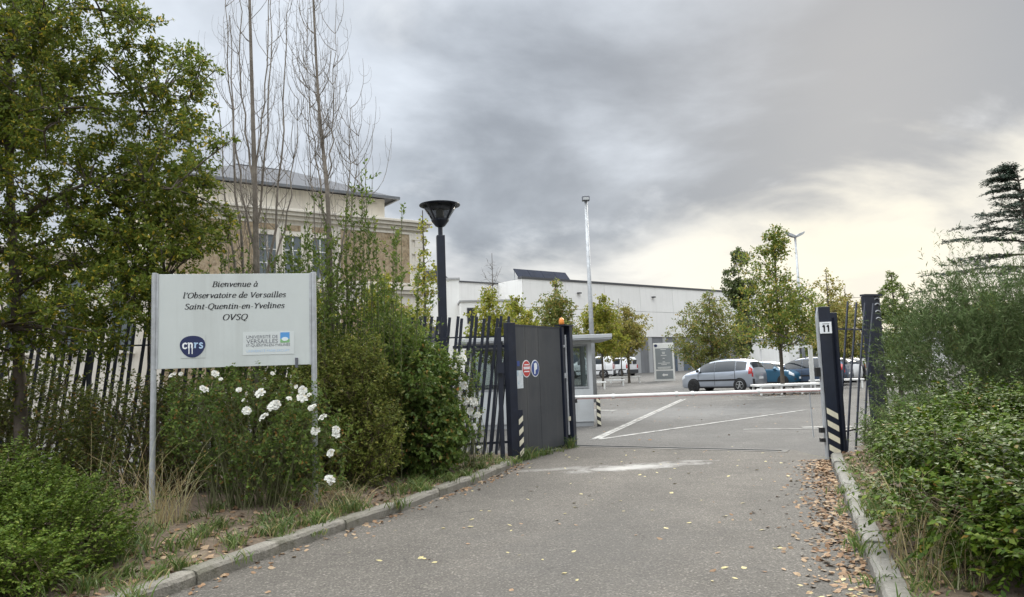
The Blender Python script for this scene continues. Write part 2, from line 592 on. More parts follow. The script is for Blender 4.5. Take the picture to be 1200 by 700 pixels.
# ------------------------------------------------------------------ ground, driveway, car park
rng = np.random.default_rng(11)
LEFT_KERB = np.array([(-7.25, -6.0), (-4.58, 0.0), (-3.48, 3.0), (-2.57, 5.55), (-2.01, 7.04), (-1.24, 8.75), (-0.53, 10.6), (-0.03, 12.2), (0.05, 12.6)])
RIGHT_KERB = np.array([(-1.72, -6.0), (0.48, 0.0), (1.59, 3.0), (2.31, 4.95), (3.04, 6.89), (3.80, 8.9), (4.57, 10.95), (4.77, 11.45)])


def kx(line, y):
    return np.interp(y, line[:, 1], line[:, 0])


def sheet(name, mat, x0, x1, y0, y1, sx, sy, keep=None, zf=None, kind='structure'):
    xs, ys = np.arange(x0, x1 + 1e-6, sx), np.arange(y0, y1 + 1e-6, sy)
    X, Y = np.meshgrid(xs, ys)
    Z = zf(X, Y)
    V = np.stack([X, Y, Z], -1).reshape(-1, 3)
    nx = len(xs)
    i, j = np.meshgrid(np.arange(nx - 1), np.arange(len(ys) - 1))
    a = (j * nx + i).ravel()
    F = np.stack([a, a + 1, a + nx + 1, a + nx], 1)
    if keep is not None:
        c = V[F].mean(1)
        F = F[keep(c[:, 0], c[:, 1])]
    used = np.unique(F)
    remap = np.zeros(len(V), int); remap[used] = np.arange(len(used))
    o = link(name, fast_mesh(name, V[used], remap[F]), mat, smooth=True)
    return tag(o, kind=kind)


def gz(y):
    return np.minimum(ground_z(y), 0.85)


def wob(x, y, a, s, ph):
    return a * (np.sin(x * s + ph) * np.cos(y * s * 1.3 + ph * 2) + 0.5 * np.sin(x * s * 2.7 + y * s * 2.1 + ph))


ys_g = [-1500, -60, 0, 37, 60, 90, 111, 200, 1500]
mb = MB()
for i in range(len(ys_g) - 1):
    mb.add([(-1500, ys_g[i], gz(ys_g[i]) - 0.05), (1500, ys_g[i], gz(ys_g[i]) - 0.05), (1500, ys_g[i + 1], gz(ys_g[i + 1]) - 0.05), (-1500, ys_g[i + 1], gz(ys_g[i + 1]) - 0.05)], [(0, 1, 2, 3)])
tag(mb.build('ground', M['earth']), kind='structure')
sheet('car_park', M['park'], -24, 76, 9.0, 111, 1.0, 1.0, zf=lambda x, y: gz(y))

# driveway: from behind the camera up to the gate track
n_d = 60
yy = np.concatenate([np.linspace(-6, 11.4, n_d), [11.9, 12.4, 12.95]])
Lx, Rx = kx(LEFT_KERB, yy) - 0.03, np.minimum(kx(RIGHT_KERB, yy) + 0.03, 4.95)
V, F = [], []
for a, b_, y in zip(Lx, Rx, yy):
    V += [(a, y, 0.004), (b_, y, 0.004)]
F = [(2 * i, 2 * i + 1, 2 * i + 3, 2 * i + 2) for i in range(len(yy) - 1)]
e = len(V) - 2
V += [(1.12, 14.88, 0.004), (4.45, 12.96, 0.004)]
F.append((e, e + 1, e + 3, e + 2))
me = bpy.data.meshes.new('driveway'); me.from_pydata(V, [], F); me.update()
driveway = tag(link('driveway', me, M['drive']), kind='structure')


def fence_y(x):
    return 12.85 + 0.231 * (x + 0.1)


def left_z(x, y):
    t = np.clip((kx(LEFT_KERB, y) - x) / 1.2, 0, 1)
    return 0.075 + 0.10 * t + wob(x, y, 0.018, 3.1, 0.4) * np.clip(t * 3, 0, 1)


def right_z(x, y):
    t = np.clip((x - kx(RIGHT_KERB, y)) / 1.2, 0, 1)
    return 0.085 + 0.12 * t + wob(x, y, 0.02, 2.7, 1.1) * np.clip(t * 3, 0, 1)


sheet('verge', M['soil'], -14.0, 0.2, -6.0, 13.2, 0.1, 0.1, lambda x, y: (x < kx(LEFT_KERB, y) - 0.06) & (y < fence_y(x) + 0.25), left_z)
sheet('verge', M['soil'], -1.8, 17.0, -6.0, 15.5, 0.14, 0.14, lambda x, y: (x > kx(RIGHT_KERB, y) + 0.06) & ((y < 11.55) | ((x > 5.15 + (y - 11.5) * 0.7))), right_z)


# kerbs, stone by stone
def kerb_run(line, side, mat, seed, height, stone_len, y_from):
    root = empty('kerb')
    tag(root, kind='structure')
    r = random.Random(seed)
    seg = np.linalg.norm(np.diff(line, axis=0), axis=1)
    cum = np.concatenate([[0], np.cumsum(seg)])
    variants = []
    for v in range(4):
        w, h = 0.15, height + r.uniform(-.008, .008)
        mb = MB()
        l = stone_len - r.uniform(0.006, 0.02)
        prof = [(-0.0, -0.12), (-0.0, h - 0.035), (-0.018, h - 0.008), (-0.04, h), (-w, h - 0.004), (-w, -0.12)]
        k = 7
        Vv = []
        for i in range(k):
            x = -l / 2 + l * i / (k - 1)
            for (a, z) in prof:
                Vv.append((x, a + r.uniform(-.004, .004), z + (r.uniform(-.006, .005) if z > 0 else 0)))
        n = len(prof)
        Ff = [(i * n + j, i * n + (j + 1) % n, (i + 1) * n + (j + 1) % n, (i + 1) * n + j) for i in range(k - 1) for j in range(n)]
        Ff += [tuple(range(n)), tuple(range((k - 1) * n, k * n))[::-1]]
        me = mb.add(Vv, Ff).mesh('kerb_stone')
        me.materials.append(mat)
        variants.append(me)
    s = stone_len / 2
    while s < cum[-1] - stone_len * 0.3:
        x, y = np.interp(s, cum, line[:, 0]), np.interp(s, cum, line[:, 1])
        x2, y2 = np.interp(s + .2, cum, line[:, 0]), np.interp(s + .2, cum, line[:, 1])
        x1, y1 = np.interp(s - .2, cum, line[:, 0]), np.interp(s - .2, cum, line[:, 1])
        a = math.atan2(y2 - y1, x2 - x1)
        if y > y_from:
            o = bpy.data.objects.new('kerb_stone', r.choice(variants))
            COL.objects.link(o)
            o.parent = root
            o.location = (x, y, r.uniform(-.012, .006))
            # the profile's road face is local y = 0, its body at local -y
            o.rotation_euler = (r.uniform(-.02, .02), r.uniform(-.008, .008), a + (math.pi if side > 0 else 0) + r.uniform(-.012, .012))
        s += stone_len
    return root


kerb_run(LEFT_KERB, +1, M['kerb'], 4, 0.115, 0.98, 1.0)
kerb_run(RIGHT_KERB, -1, M['kerb2'], 9, 0.12, 0.98, 1.0)


# painted lines on the car park
def paint_line(p, q, w, label, name='painted_line', group='painted lines on the car park'):
    p, q = np.array(p, float), np.array(q, float)
    d = (q - p) / np.linalg.norm(q - p)
    s = np.array([-d[1], d[0]]) * w / 2
    k = max(2, int(np.linalg.norm(q - p) / 2))
    V, F = [], []
    for i in range(k + 1):
        c = p + (q - p) * i / k
        z = float(gz(c[1])) + 0.008
        V += [(*(c + s), z), (*(c - s), z)]
    F = [(2 * i, 2 * i + 1, 2 * i + 3, 2 * i + 2) for i in range(k)]
    me = bpy.data.meshes.new(name); me.from_pydata(V, [], F); me.update()
    o = link(name, me, M['marking'])
    tag(o, kind='structure')
    return o


paint_line((1.60, 16.0), (7.25, 32.6), 0.11, '')
paint_line((1.78, 16.2), (7.50, 32.9), 0.08, '')
paint_line((1.75, 16.05), (8.95, 23.1), 0.13, '')
paint_line((5.2, 17.2), (8.6, 16.2), 0.10, '')
paint_line((6.55, 17.2), (7.6, 17.0), 0.22, '')
paint_line((2.7, 27.0), (3.5, 26.2), 0.3, '')
paint_line((8.2, 30.6), (11.6, 30.0), 0.12, '')
paint_line((10.4, 31.3), (11.9, 32.5), 0.12, '')
paint_line((3.0, 43.0), (13.0, 41.2), 0.14, '')
paint_line((4.0, 47.0), (13.0, 45.6), 0.14, '')

# track of the sliding gate let into the asphalt
a0, a1 = np.array((0.9, 15.02)), np.array((4.62, 12.84))
trk = thing('gate_track', 'worn steel gate track in a concrete strip across the driveway', 'track', (a0[0], a0[1], 0), math.atan2(*(a1 - a0)[::-1]))
Lt = float(np.linalg.norm(a1 - a0))
box_part('concrete_strip', M['concrete_strip'], trk, 0, Lt, -0.17, 0.17, -0.05, 0.010)
box_part('rail', M['panel'], trk, 0.1, Lt - 0.1, -0.02, 0.012, 0.0, 0.024)
box_part('channel', M['black'], trk, 0.1, Lt - 0.1, 0.03, 0.085, 0.0, 0.014)


# ------------------------------------------------------------------ fallen leaves
def leaf_curl(r, n=6):
    """one dry leaf: a pointed oval, cupped and twisted"""
    V = []
    cup, tw = r.uniform(-.25, .35), r.uniform(-.5, .5)
    for i, (t, w) in enumerate(((0, 0), (.25, .30), (.55, .34), (1, 0))):
        for s in ((-1, 1) if w else (0,)):
            y = s * w
            V.append((t - .5, y, cup * y * y * 2 + .12 * (t - .5) ** 2 + tw * y * (t - .5) + .04))
    F = [(0, 1, 2), (1, 3, 4, 2), (3, 5, 4)]
    return V, F


rl = random.Random(3)
leaf_meshes = {}
for kind_ in ('dead', 'yellow'):
    leaf_meshes[kind_] = []
    for v in range(6):
        me = MB().add(*leaf_curl(rl)).mesh('fallen_leaf')
        me.materials.append(M['dead_leaf'] if kind_ == 'dead' else M['yellow_leaf'])
        leaf_meshes[kind_].append(me)


def leaf_spots(r, n, line, sgn, y0, y1, spread):
    out = []
    for _ in range(n):
        y = y0 + (y1 - y0) * r.random() ** 0.8
        off = abs(r.gauss(0, spread))
        out.append((kx(line, y) + sgn * (0.02 + off), y))
    return out


road_spots = []
for _ in range(150):
    y = rl.uniform(4.6, 14.0)
    x = rl.uniform(kx(LEFT_KERB, y) + .2, kx(RIGHT_KERB, y) - .2)
    road_spots.append((x, y, 'yellow' if rl.random() < .72 else 'dead', rl.uniform(.035, .07)))
band = leaf_spots(rl, 1900, RIGHT_KERB, -1, 4.4, 11.6, .22)
band.sort(key=lambda p: p[1])
for i, (x, y) in enumerate(band[:150]):
    road_spots.append((x, y, 'dead' if rl.random() < .85 else 'yellow', rl.uniform(.03, .07)))
for (x, y, kd, s) in road_spots[:300]:
    o = bpy.data.objects.new('fallen_leaf', rl.choice(leaf_meshes[kd]))
    COL.objects.link(o)
    o.parent = driveway
    o.location = (x, y, 0.006)
    o.rotation_euler = (rl.uniform(-.25, .25), rl.uniform(-.25, .25), rl.uniform(0, 6.28))
    o.scale = (s, s * rl.uniform(.7, 1.15), s * rl.uniform(.6, 1.3))


def leaf_litter(name, spots, zf, s0, s1, mat, label):
    mb = MB()
    for (x, y) in spots:
        Vv, Ff = leaf_curl(rl)
        s = rl.uniform(s0, s1)
        Mx = Matrix.Translation((x, y, float(zf(x, y)) + .005)) @ Matrix.Rotation(rl.uniform(0, 6.28), 4, 'Z') @ Matrix.Rotation(rl.uniform(-.5, .5), 4, 'X') @ Matrix.Rotation(rl.uniform(-.4, .4), 4, 'Y') @ Matrix.Scale(s, 4)
        mb.add([Mx @ Vector(v) for v in Vv], Ff)
    me = bpy.data.meshes.new(name); me.from_pydata(mb.v, [], mb.f); me.update()
    return tag(link(name, me, mat), label, 'fallen leaves', kind='stuff')


flat = lambda x, y: 0.004
stray = leaf_spots(rl, 110, RIGHT_KERB, -1, 4.4, 11.6, .7)
lit = band[150:] + stray + leaf_spots(rl, 330, LEFT_KERB, 1, 4.5, 12.4, .12)
leaf_litter('fallen_leaves', lit, flat, .022, .066, M['dead_leaf'], 'brown leaves drifted along both kerbs of the driveway')
soil_spots = leaf_spots(rl, 1500, LEFT_KERB, -1, 4.2, 12.3, .9)
soil_spots = [(x - .17, y) for x, y in soil_spots]
leaf_litter('fallen_leaves', soil_spots, left_z, .03, .085, M['dead_leaf'], 'dry brown leaves lying on the bare soil behind the stone kerb')
soil_spots = [(x + .17, y) for x, y in leaf_spots(rl, 800, RIGHT_KERB, 1, 3.8, 11.6, .35)]
leaf_litter('fallen_leaves', soil_spots, right_z, .03, .08, M['dead_leaf'], 'dry brown leaves lying under the hedge behind the concrete kerb')
far_spots = [(rl.uniform(1.5, 12), rl.uniform(15.5, 36)) for _ in range(160)] + [(rl.gauss(12.4, 1.2), rl.gauss(33.6, .5)) for _ in range(260)]
leaf_litter('fallen_leaves', far_spots, lambda x, y: gz(y), .04, .09, M['dead_leaf'], 'dry leaves scattered over the car park beyond the gate')

# ------------------------------------------------------------------ lettering
GL = {
    'e': (.42, [[(.06, .23), (.37, .26), (.37, .36), (.25, .46), (.11, .39), (.05, .2), (.12, .02), (.25, -.01), (.38, .09)]]),
    'n': (.48, [[(.0, .41), (.09, .45), (.09, 0)], [(.09, .32), (.2, .44), (.32, .43), (.36, .3), (.36, .03), (.44, .06)]]),
    'i': (.25, [[(.01, .41), (.1, .45), (.1, .05), (.14, 0), (.21, .06)], [(.1, .58), (.1, .66)]]),
    'u': (.48, [[(.0, .41), (.09, .45), (.09, .1), (.16, 0), (.28, .05), (.36, .15)], [(.36, .45), (.36, .03), (.45, .06)]]),
    'v': (.42, [[(.0, .43), (.07, .45), (.18, 0)], [(.18, 0), (.38, .43)]]),
    'a': (.47, [[(.36, .39), (.26, .46), (.12, .4), (.05, .2), (.1, .02), (.2, 0), (.35, .15)], [(.37, .45), (.36, .04), (.45, .06)]]),
    'l': (.24, [[(.02, .67), (.1, .7), (.1, .05), (.14, 0), (.21, .06)]]),
    "'": (.18, [[(.1, .7), (.07, .5)]]),
    'b': (.45, [[(.0, .67), (.08, .7), (.08, .06)], [(.08, .3), (.22, .46), (.36, .4), (.38, .2), (.28, .02), (.16, -.01), (.08, .08)]]),
    's': (.38, [[(.33, .37), (.22, .46), (.1, .41), (.1, .32), (.2, .24), (.31, .15), (.28, .03), (.16, -.01), (.04, .08)]]),
    'r': (.37, [[(.0, .41), (.09, .45), (.09, 0)], [(.09, .3), (.2, .43), (.34, .44)]]),
    't': (.29, [[(.13, .6), (.1, .08), (.16, 0), (.27, .06)], [(.01, .44), (.27, .44)]]),
    'o': (.45, [[(.22, .46), (.08, .38), (.05, .2), (.12, .02), (.22, -.01), (.36, .08), (.39, .26), (.33, .42), (.22, .46)]]),
    'd': (.47, [[(.36, .39), (.26, .46), (.12, .4), (.05, .2), (.1, .02), (.2, 0), (.35, .15)], [(.3, .68), (.38, .7), (.36, .04), (.45, .06)]]),
    'c': (.42, [[(.36, .36), (.25, .46), (.1, .39), (.05, .22), (.1, .04), (.24, -.01), (.37, .08)]]),
    'B': (.56, [[(.14, .67), (.14, 0)], [(.02, .66), (.3, .67), (.44, .6), (.42, .42), (.28, .36), (.14, .36)], [(.26, .36), (.46, .3), (.48, .1), (.32, 0), (.02, .01)]]),
    'O': (.66, [[(.33, .68), (.12, .57), (.05, .32), (.14, .06), (.32, -.01), (.52, .1), (.6, .36), (.52, .6), (.33, .68)]]),
    'Q': (.66, [[(.33, .68), (.12, .57), (.05, .32), (.14, .06), (.32, -.01), (.52, .1), (.6, .36), (.52, .6), (.33, .68)], [(.3, .02), (.42, -.12), (.62, -.13)]]),
    'V': (.58, [[(.08, .67), (.26, 0)], [(.26, 0), (.55, .67)], [(-.02, .66), (.18, .66)], [(.46, .66), (.64, .66)]]),
    'Y': (.56, [[(.08, .67), (.27, .34), (.27, 0)], [(.52, .67), (.27, .34)], [(-.02, .66), (.18, .66)], [(.44, .66), (.62, .66)], [(.16, .01), (.38, .01)]]),
    'S': (.5, [[(.44, .56), (.3, .68), (.14, .62), (.11, .5), (.24, .38), (.4, .26), (.41, .1), (.26, -.01), (.05, .1)]]),
    '-': (.3, [[(.04, .22), (.25, .22)]]),
    '1': (.42, [[(.08, .54), (.24, .68), (.24, 0)]]),
    ' ': (.26, []),
    'à': (.47, None),
}
GL['à'] = (.47, GL['a'][1] + [[(.14, .7), (.27, .55)]])


def smooth_line(p, k=5):
    P = np.array(p, float)
    if len(P) < 3:
        return P
    Q = np.vstack([2 * P[0] - P[1], P, 2 * P[-1] - P[-2]])
    out = []
    for i in range(len(P) - 1):
        a, b_, c, d = Q[i:i + 4]
        for t in np.arange(k) / k:
            out.append(.5 * (2 * b_ + (c - a) * t + (2 * a - 5 * b_ + 4 * c - d) * t * t + (3 * b_ - a - 3 * c + d) * t ** 3))
    return np.array(out + [P[-1]])


def write(text, width=None, size=None, thick=.135, thin=.05, slant=.23, stretch=1.12, center=(0, 0), y=-.003, gap=.03):
    """flat lettering in the local XZ plane, facing -Y"""
    x, strokes = 0.0, []
    for ch in text:
        w, ss = GL[ch]
        for s in ss:
            q = smooth_line(s)
            q[:, 0] = (q[:, 0] + x) * stretch
            strokes.append(q)
        x += w + gap
    total = (x - gap) * stretch
    k = size if size else width / total
    mb = MB()
    for j, q in enumerate(strokes):
        T = np.gradient(q, axis=0)
        T /= np.linalg.norm(T, axis=1)[:, None] + 1e-9
        wd = thin + (thick - thin) * np.abs(T[:, 1]) ** 1.3
        Nn = np.stack([-T[:, 1], T[:, 0]], 1) * wd[:, None] / 2
        A, B = q + Nn, q - Nn
        V = []
        for a, b_ in zip(A, B):
            for p in (a, b_):
                px = (p[0] + slant * p[1] - total / 2 - slant * .3) * k + center[0]
                V.append((px, y - .00015 * (j % 4), p[1] * k + center[1]))
        mb.add(V, [(2 * i, 2 * i + 1, 2 * i + 3, 2 * i + 2) for i in range(len(q) - 1)])
    me = bpy.data.meshes.new('lettering')
    me.from_pydata(mb.v, [], mb.f)
    me.update()
    return me


def sans(text, width, center, y=-.004, bold=0.0):
    cu = bpy.data.curves.new('lettering', 'FONT')
    cu.body = text
    cu.align_x = 'CENTER'
    cu.resolution_u = 3
    cu.offset = bold
    o = bpy.data.objects.new('lettering', cu)
    COL.objects.link(o)
    bpy.context.view_layer.update()
    me = bpy.data.meshes.new_from_object(o.evaluated_get(bpy.context.evaluated_depsgraph_get()))
    bpy.data.objects.remove(o)
    co = np.zeros(len(me.vertices) * 3, dtype=np.float32)
    me.vertices.foreach_get('co', co)
    co = co.reshape(-1, 3)
    k = width / (co[:, 0].max() - co[:, 0].min())
    cx = (co[:, 0].max() + co[:, 0].min()) / 2
    out = np.stack([(co[:, 0] - cx) * k + center[0], np.full(len(co), y, dtype=np.float32), co[:, 1] * k + center[1]], 1)
    me.vertices.foreach_set('co', out.astype(np.float32).ravel())
    me.name = 'lettering'
    me.materials.clear()
    me.update()
    return me


def disc(cx, cz, rx, rz, y0, y1, n=28, f=None):
    pts = []
    for i in range(n):
        a = 2 * math.pi * i / n
        k = f(a) if f else 1.0
        pts.append((cx + rx * k * math.cos(a), cz + rz * k * math.sin(a)))
    return MB().prism(pts, y0, y1, 'y')


# ------------------------------------------------------------------ welcome sign
sg = thing('welcome_sign', 'pale grey welcome board with black italic lettering on two steel posts above the roses', 'sign', (-3.92, 8.05, 0), R(12.2))
for x in (0.0, 1.69):
    MB().tube([(x, 0.02, -0.1), (x, 0.02, 1.4), (x, 0.02, 2.745)], 0.031, 12).build('post', M['galv'], sg, smooth=False, bevel=.004)
board = box_part('board', M['sign_plate'], sg, 0.034, 1.656, 0.004, 0.03, 1.69, 2.73, bevel=.003)
for x0, x1 in ((0.026, 0.046), (1.644, 1.664)):
    box_part('edge_trim', M['galv'], sg, x0, x1, -0.004, 0.034, 1.688, 2.735)
for (tx, w, z) in (('Bienvenue à', .485, 2.585), ("l'Observatoire de Versailles", 1.09, 2.462), ('Saint-Quentin-en-Yvelines', 1.06, 2.338), ('OVSQ', .262, 2.212)):
    tag(link('lettering', write(tx, w, center=(.845, z), y=.0015), M['black_ink'], board), kind='stuff')
# round institute badge
bad = box_part('badge_backing', M['sign_plate'], board, .275, .53, .0005, .002, 1.80, 2.06)
blob = lambda a: 1 + .045 * math.cos(3 * (a - math.pi / 2) + math.pi) + .02 * math.cos(2 * a)
dsc = disc(.40, 1.93, .128, .122, -.002, .0, 36, blob).build('badge', M['logo_navy'], board)
tag(link('lettering', write('cn', size=.121, thick=.15, thin=.12, slant=0, stretch=1.0, center=(.353, 1.908), y=-.004), M['white_ink'], board), kind='stuff')
tag(link('lettering', write('rs', size=.121, thick=.13, thin=.11, slant=0, stretch=1.0, center=(.463, 1.908), y=-.004), M['pale_blue_ink'], board), kind='stuff')
for x in (.364, .397):
    box_part('logo_stroke', M['white_ink'], board, x - .005, x + .005, -.0048, -.0025, 1.845, 1.909)
# university plate
M['plate_white'] = pmat('plate_white', (0.60, 0.635, 0.63), 0.4, 0.04, 4.0)
box_part('university_plate', M['plate_white'], board, .925, 1.475, .0005, .003, 1.815, 2.07)
for (tx, w, cx, z, mt) in (('UNIVERSITÉ DE', .335, 1.13, 1.998, 'grey_ink'), ('VERSAILLES', .335, 1.13, 1.942, 'grey_ink'), ('ST-QUENTIN-EN-YVELINES', .47, 1.195, 1.907, 'grey_ink'), ('UNIVERSITÉ PARIS-SACLAY', .46, 1.195, 1.845, 'pale_blue_ink')):
    tag(link('lettering', sans(tx, w, (cx, z), -.0012, .0), M[mt], board), kind='stuff')
M['emb_blue'] = pmat('emblem_blue', (0.10, 0.30, 0.62), 0.4, 0.05, 5.0)
M['emb_green'] = pmat('emblem_green', (0.22, 0.45, 0.20), 0.4, 0.05, 5.0)
M['emb_white'] = pmat('emblem_white', (0.7, 0.78, 0.8), 0.4, 0.05, 5.0)
box_part('emblem', M['emb_blue'], board, 1.325, 1.425, -.002, .0, 1.985, 2.06)
box_part('emblem', M['emb_green'], board, 1.325, 1.425, -.002, .0, 1.945, 1.985)
disc(1.375, 1.985, .036, .022, -.004, -.0022, 20).build('emblem', M['emb_white'], board)
# bracket at the lower edge
MB().tube([(1.50, .0, 1.66), (1.50, -.01, 1.77)], .016, 8).build('bracket', M['grey_ink'], sg)

# ------------------------------------------------------------------ gate on the left of the opening
def hazard_stripes(root, x0, x1, z0, z1, n, y, rise):
    """slanted pale bands on a dark post face"""
    st = (z1 - z0) / n
    for i in range(n):
        za = z0 + st * i
        V = [(x0, y, za + rise), (x1, y, za), (x1, y, za + st * .48), (x0, y, za + st * .48 + rise)]
        mb = MB()
        mb.prism([(v[0], v[2]) for v in V], y - .003, y + .001, 'y')
        mb.build('hazard_stripe', M['hazard'], root)


gt = thing('steel_gate', 'tall charcoal sheet steel gate leaf with round stickers standing open', 'gate', (-.02, 12.88, 0), R(60))
for x0, x1 in ((0.0, .452), (.458, .955), (.961, 1.86)):
    box_part('board', M['panel'], gt, x0, x1, 0, .05, .07, 2.32, bevel=.004)
box_part('frame', M['navy'], gt, 0.0, 1.86, .045, .09, .03, 2.335)
box_part('top_edge', M['navy'], gt, 0.0, 1.86, -.006, .045, 2.318, 2.345)
st = box_part('sticker', M['blue'], gt, .13, .22, -.004, -.001, 1.61, 1.70)
box_part('paper_notice', M['paper'], gt, .06, .33, -.004, -.001, 1.22, 1.535)
for cx, mt in ((.46, 'red_paint'), (.79, 'blue')):
    rim = disc(cx, 1.56, .155, .155, -.004, -.001).build('round_sticker', M['white_ink'], gt)
    f_ = disc(cx, 1.56, .138, .138, -.008, -.0045).build('sticker_face', M[mt], rim)
    mb = MB()
    if mt == 'red_paint':
        for z, w in ((1.62, .08), (1.575, .115), (1.55, .11), (1.50, .09)):
            mb.box(cx - w, cx + w, -.011, -.0085, z, z + .02)
    else:
        mb.prism([(cx - .05, 1.46), (cx - .01, 1.46), (cx + .0, 1.53), (cx + .06, 1.55), (cx + .07, 1.62), (cx + .03, 1.665), (cx - .05, 1.65)], -.011, -.0085, 'y')
    mb.build('sticker_print', M['white_ink'], rim)

gp = thing('gate_post', 'navy gate post with slanted cream hazard bands beside the charcoal gate leaf', 'gate post', (-.02, 12.86, 0), R(38))
box_part('post', M['navy'], gp, -.165, .0, -.10, .03, -.05, 2.36, bevel=.006)
box_part('edge_strip', M['navy'], gp, .0, .095, -.10, -.02, .0, .86)
hazard_stripes(gp, .0, .092, .13, .86, 4, -.104, -.07)

gd = thing('guide_post', 'twin navy gate guide uprights carrying an amber beacon', 'gate post', (-.02 + 1.90 * .5, 12.88 + 1.90 * .866, 0), R(60))
box_part('upright', M['navy'], gd, .0, .10, -.03, .10, 0, 2.36, bevel=.005)
box_part('upright', M['navy'], gd, .20, .33, -.10, .10, 0, 2.38, bevel=.005)
box_part('back_plate', M['navy'], gd, .08, .22, .03, .08, 0, 2.34)
MB().tube([(.15, -.02, .25), (.15, -.02, 2.2)], .022, 8).build('cable_pipe', M['galv'], gd)
box_part('latch', M['galv'], gd, .02, .08, -.05, -.028, 1.35, 1.45)
box_part('latch', M['galv'], gd, .02, .08, -.05, -.028, 1.95, 2.0)
box_part('latch', M['hazard'], gd, .12, .19, -.055, -.035, .52, .60)
box_part('motor_box', M['black'], gd, .30, .42, -.10, .02, .85, .93)
box_part('cap', M['navy'], gd, -.02, .36, -.12, .12, 2.375, 2.40)
MB().lathe([(.045, 2.40), (.055, 2.42), (.055, 2.45), (.048, 2.50), (.03, 2.53), (.005, 2.54)], 14, (.06, 0, 0)).build('beacon', M['amber'], gd, smooth=True)

fp = thing('fence_post', 'slim black standing post with a square bracket before the bar fence end', 'post', (-.24, 12.25, .05), R(10))
box_part('post', M['navy'], fp, -.035, .035, -.035, .035, -.05, 2.20, bevel=.004)
box_part('bracket', M['navy'], fp, -.06, .06, -.09, -.03, 1.45, 1.62)
box_part('foot_plate', M['navy'], fp, -.08, .08, -.08, .08, .02, .045)

# ------------------------------------------------------------------ bar fence on the left
rf = random.Random(21)
fn = thing('bar_fence', 'black steel fence of leaning flat bars behind the shrubs', 'fence', (-.30, 12.80, 0), R(13.0))
bar_meshes = []
for v in range(5):
    h = 2.5 + rf.uniform(-.05, .05)
    mb = MB().box(-.025, .025, -.008, .008, .12, h)
    me = mb.mesh('bar'); me.materials.append(M['navy'])
    bar_meshes.append(me)
x = -.08
while x > -12.5:
    o = bpy.data.objects.new('bar', rf.choice(bar_meshes))
    COL.objects.link(o)
    o.parent = fn
    o.location = (x, rf.uniform(-.02, .02), 0)
    lean = .13 + .015 * math.sin(x * 1.3) + rf.uniform(-.012, .012)
    o.rotation_euler = (rf.uniform(-.03, .03), lean, rf.uniform(-.15, .15))
    x -= .112 + rf.uniform(-.008, .008)
for z, t in ((2.12, .012), (.30, .02)):
    box_part('rail', M['navy'], fn, -12.6, .16, .02, .045, z, z + t * 2)
box_part('rail', M['navy'], fn, -.75, .2, .02, .06, 1.94, 1.99)
box_part('rail', M['navy'], fn, -.75, .2, .02, .05, 1.28, 1.30)
for i in range(5):
    xx = -1.0 - 2.7 * i
    box_part('post', M['navy'], fn, xx - .03, xx + .03, .045, .105, -.1, 2.2)
for k in range(7):      # second row of thin raking bars near the gate
    x0 = -.72 + k * .12
    MB().bar((x0, .075, .18), (x0 + .24, .075, 2.05), .02).build('raking_bar', M['navy'], fn)

# ------------------------------------------------------------------ right side of the opening
rp_ = thing('gate_post', 'navy gate post with house number eleven and cream hazard bands at its foot', 'gate post', (4.86, 11.50, 0), R(0))
box_part('post', M['navy'], rp_, -.085, .085, 0, .17, -.05, 2.36, bevel=.006)
box_part('side_channel', M['galv'], rp_, -.118, -.087, .03, .10, .0, 2.22, bevel=.004)
MB().prism([(-.118, 2.2), (-.087, 2.2), (-.087, 2.36)], .035, .095, 'y').build('side_cap', M['galv'], rp_)
hazard_stripes(rp_, -.084, .084, .06, .80, 4, -.001, .10)
box_part('hinge', M['black'], rp_, -.19, -.125, .02, .10, 1.28, 1.42)
box_part('hinge', M['black'], rp_, -.19, -.125, .02, .10, .42, .50)
box_part('hinge', M['black'], rp_, -.19, -.125, .02, .10, .28, .34)
pl = box_part('number_plate', M['white_ink'], rp_, -.10, .085, -.014, -.003, 1.94, 2.12, bevel=.003)
tag(link('lettering', write('11', size=.145, thick=.17, thin=.12, slant=0, stretch=1.0, center=(-.005, 1.965), y=-.016), M['black_ink'], pl), kind='stuff')
box_part('print_line', M['grey_ink'], pl, -.06, .05, -.0155, -.0142, 2.085, 2.095)

sp = thing('slide_post', 'slender navy guide upright just behind the numbered gate post', 'post', (5.12, 11.85, 0), R(0))
box_part('post', M['navy'], sp, -.06, .06, -.05, .06, -.05, 2.28, bevel=.005)
box_part('guide_plate', M['navy'], sp, -.012, .012, -.13, -.05, .1, 2.2)

rfn = thing('bar_fence', 'short run of four leaning black bars beside the numbered gate post', 'fence', (5.35, 12.2, 0), R(42))
for i, (x, ln) in enumerate(((.12, .035), (.42, .05), (.74, .06), (1.06, .07))):
    MB().tube([(x - .42, 0, .05), (x - .08, .0, 1.2), (x + .24 + ln * 2.6, 0, 2.50)], .019, 6).build('bar', M['navy'], rfn)
box_part('rail', M['navy'], rfn, -.1, 1.45, .018, .04, 2.02, 2.05)
box_part('rail', M['navy'], rfn, -.1, 1.45, .018, .04, .35, .38)

bp_ = thing('fence_pillar', 'broad black steel pillar with curled cut-out slots at its top', 'pillar', (6.60, 13.55, 0), R(20))
box_part('front_plate', M['navy'], bp_, -.20, .02, -.05, 0, -.05, 2.68, bevel=.005)
box_part('side_plate', M['navy'], bp_, -.20, .20, .0, .05, -.05, 2.66, bevel=.005)
box_part('top_cap', M['navy'], bp_, -.21, .21, -.06, .06, 2.665, 2.70)
for z in (2.24, 2.37, 2.50, 2.60):
    mb = MB()
    pts = [(.04 + .13 * t, -.02, z + .03 * math.sin(t * 3.1)) for t in np.linspace(0, 1, 7)]
    mb.tube(pts, .012, 6)
    mb.build('curl', M['galv'], bp_)

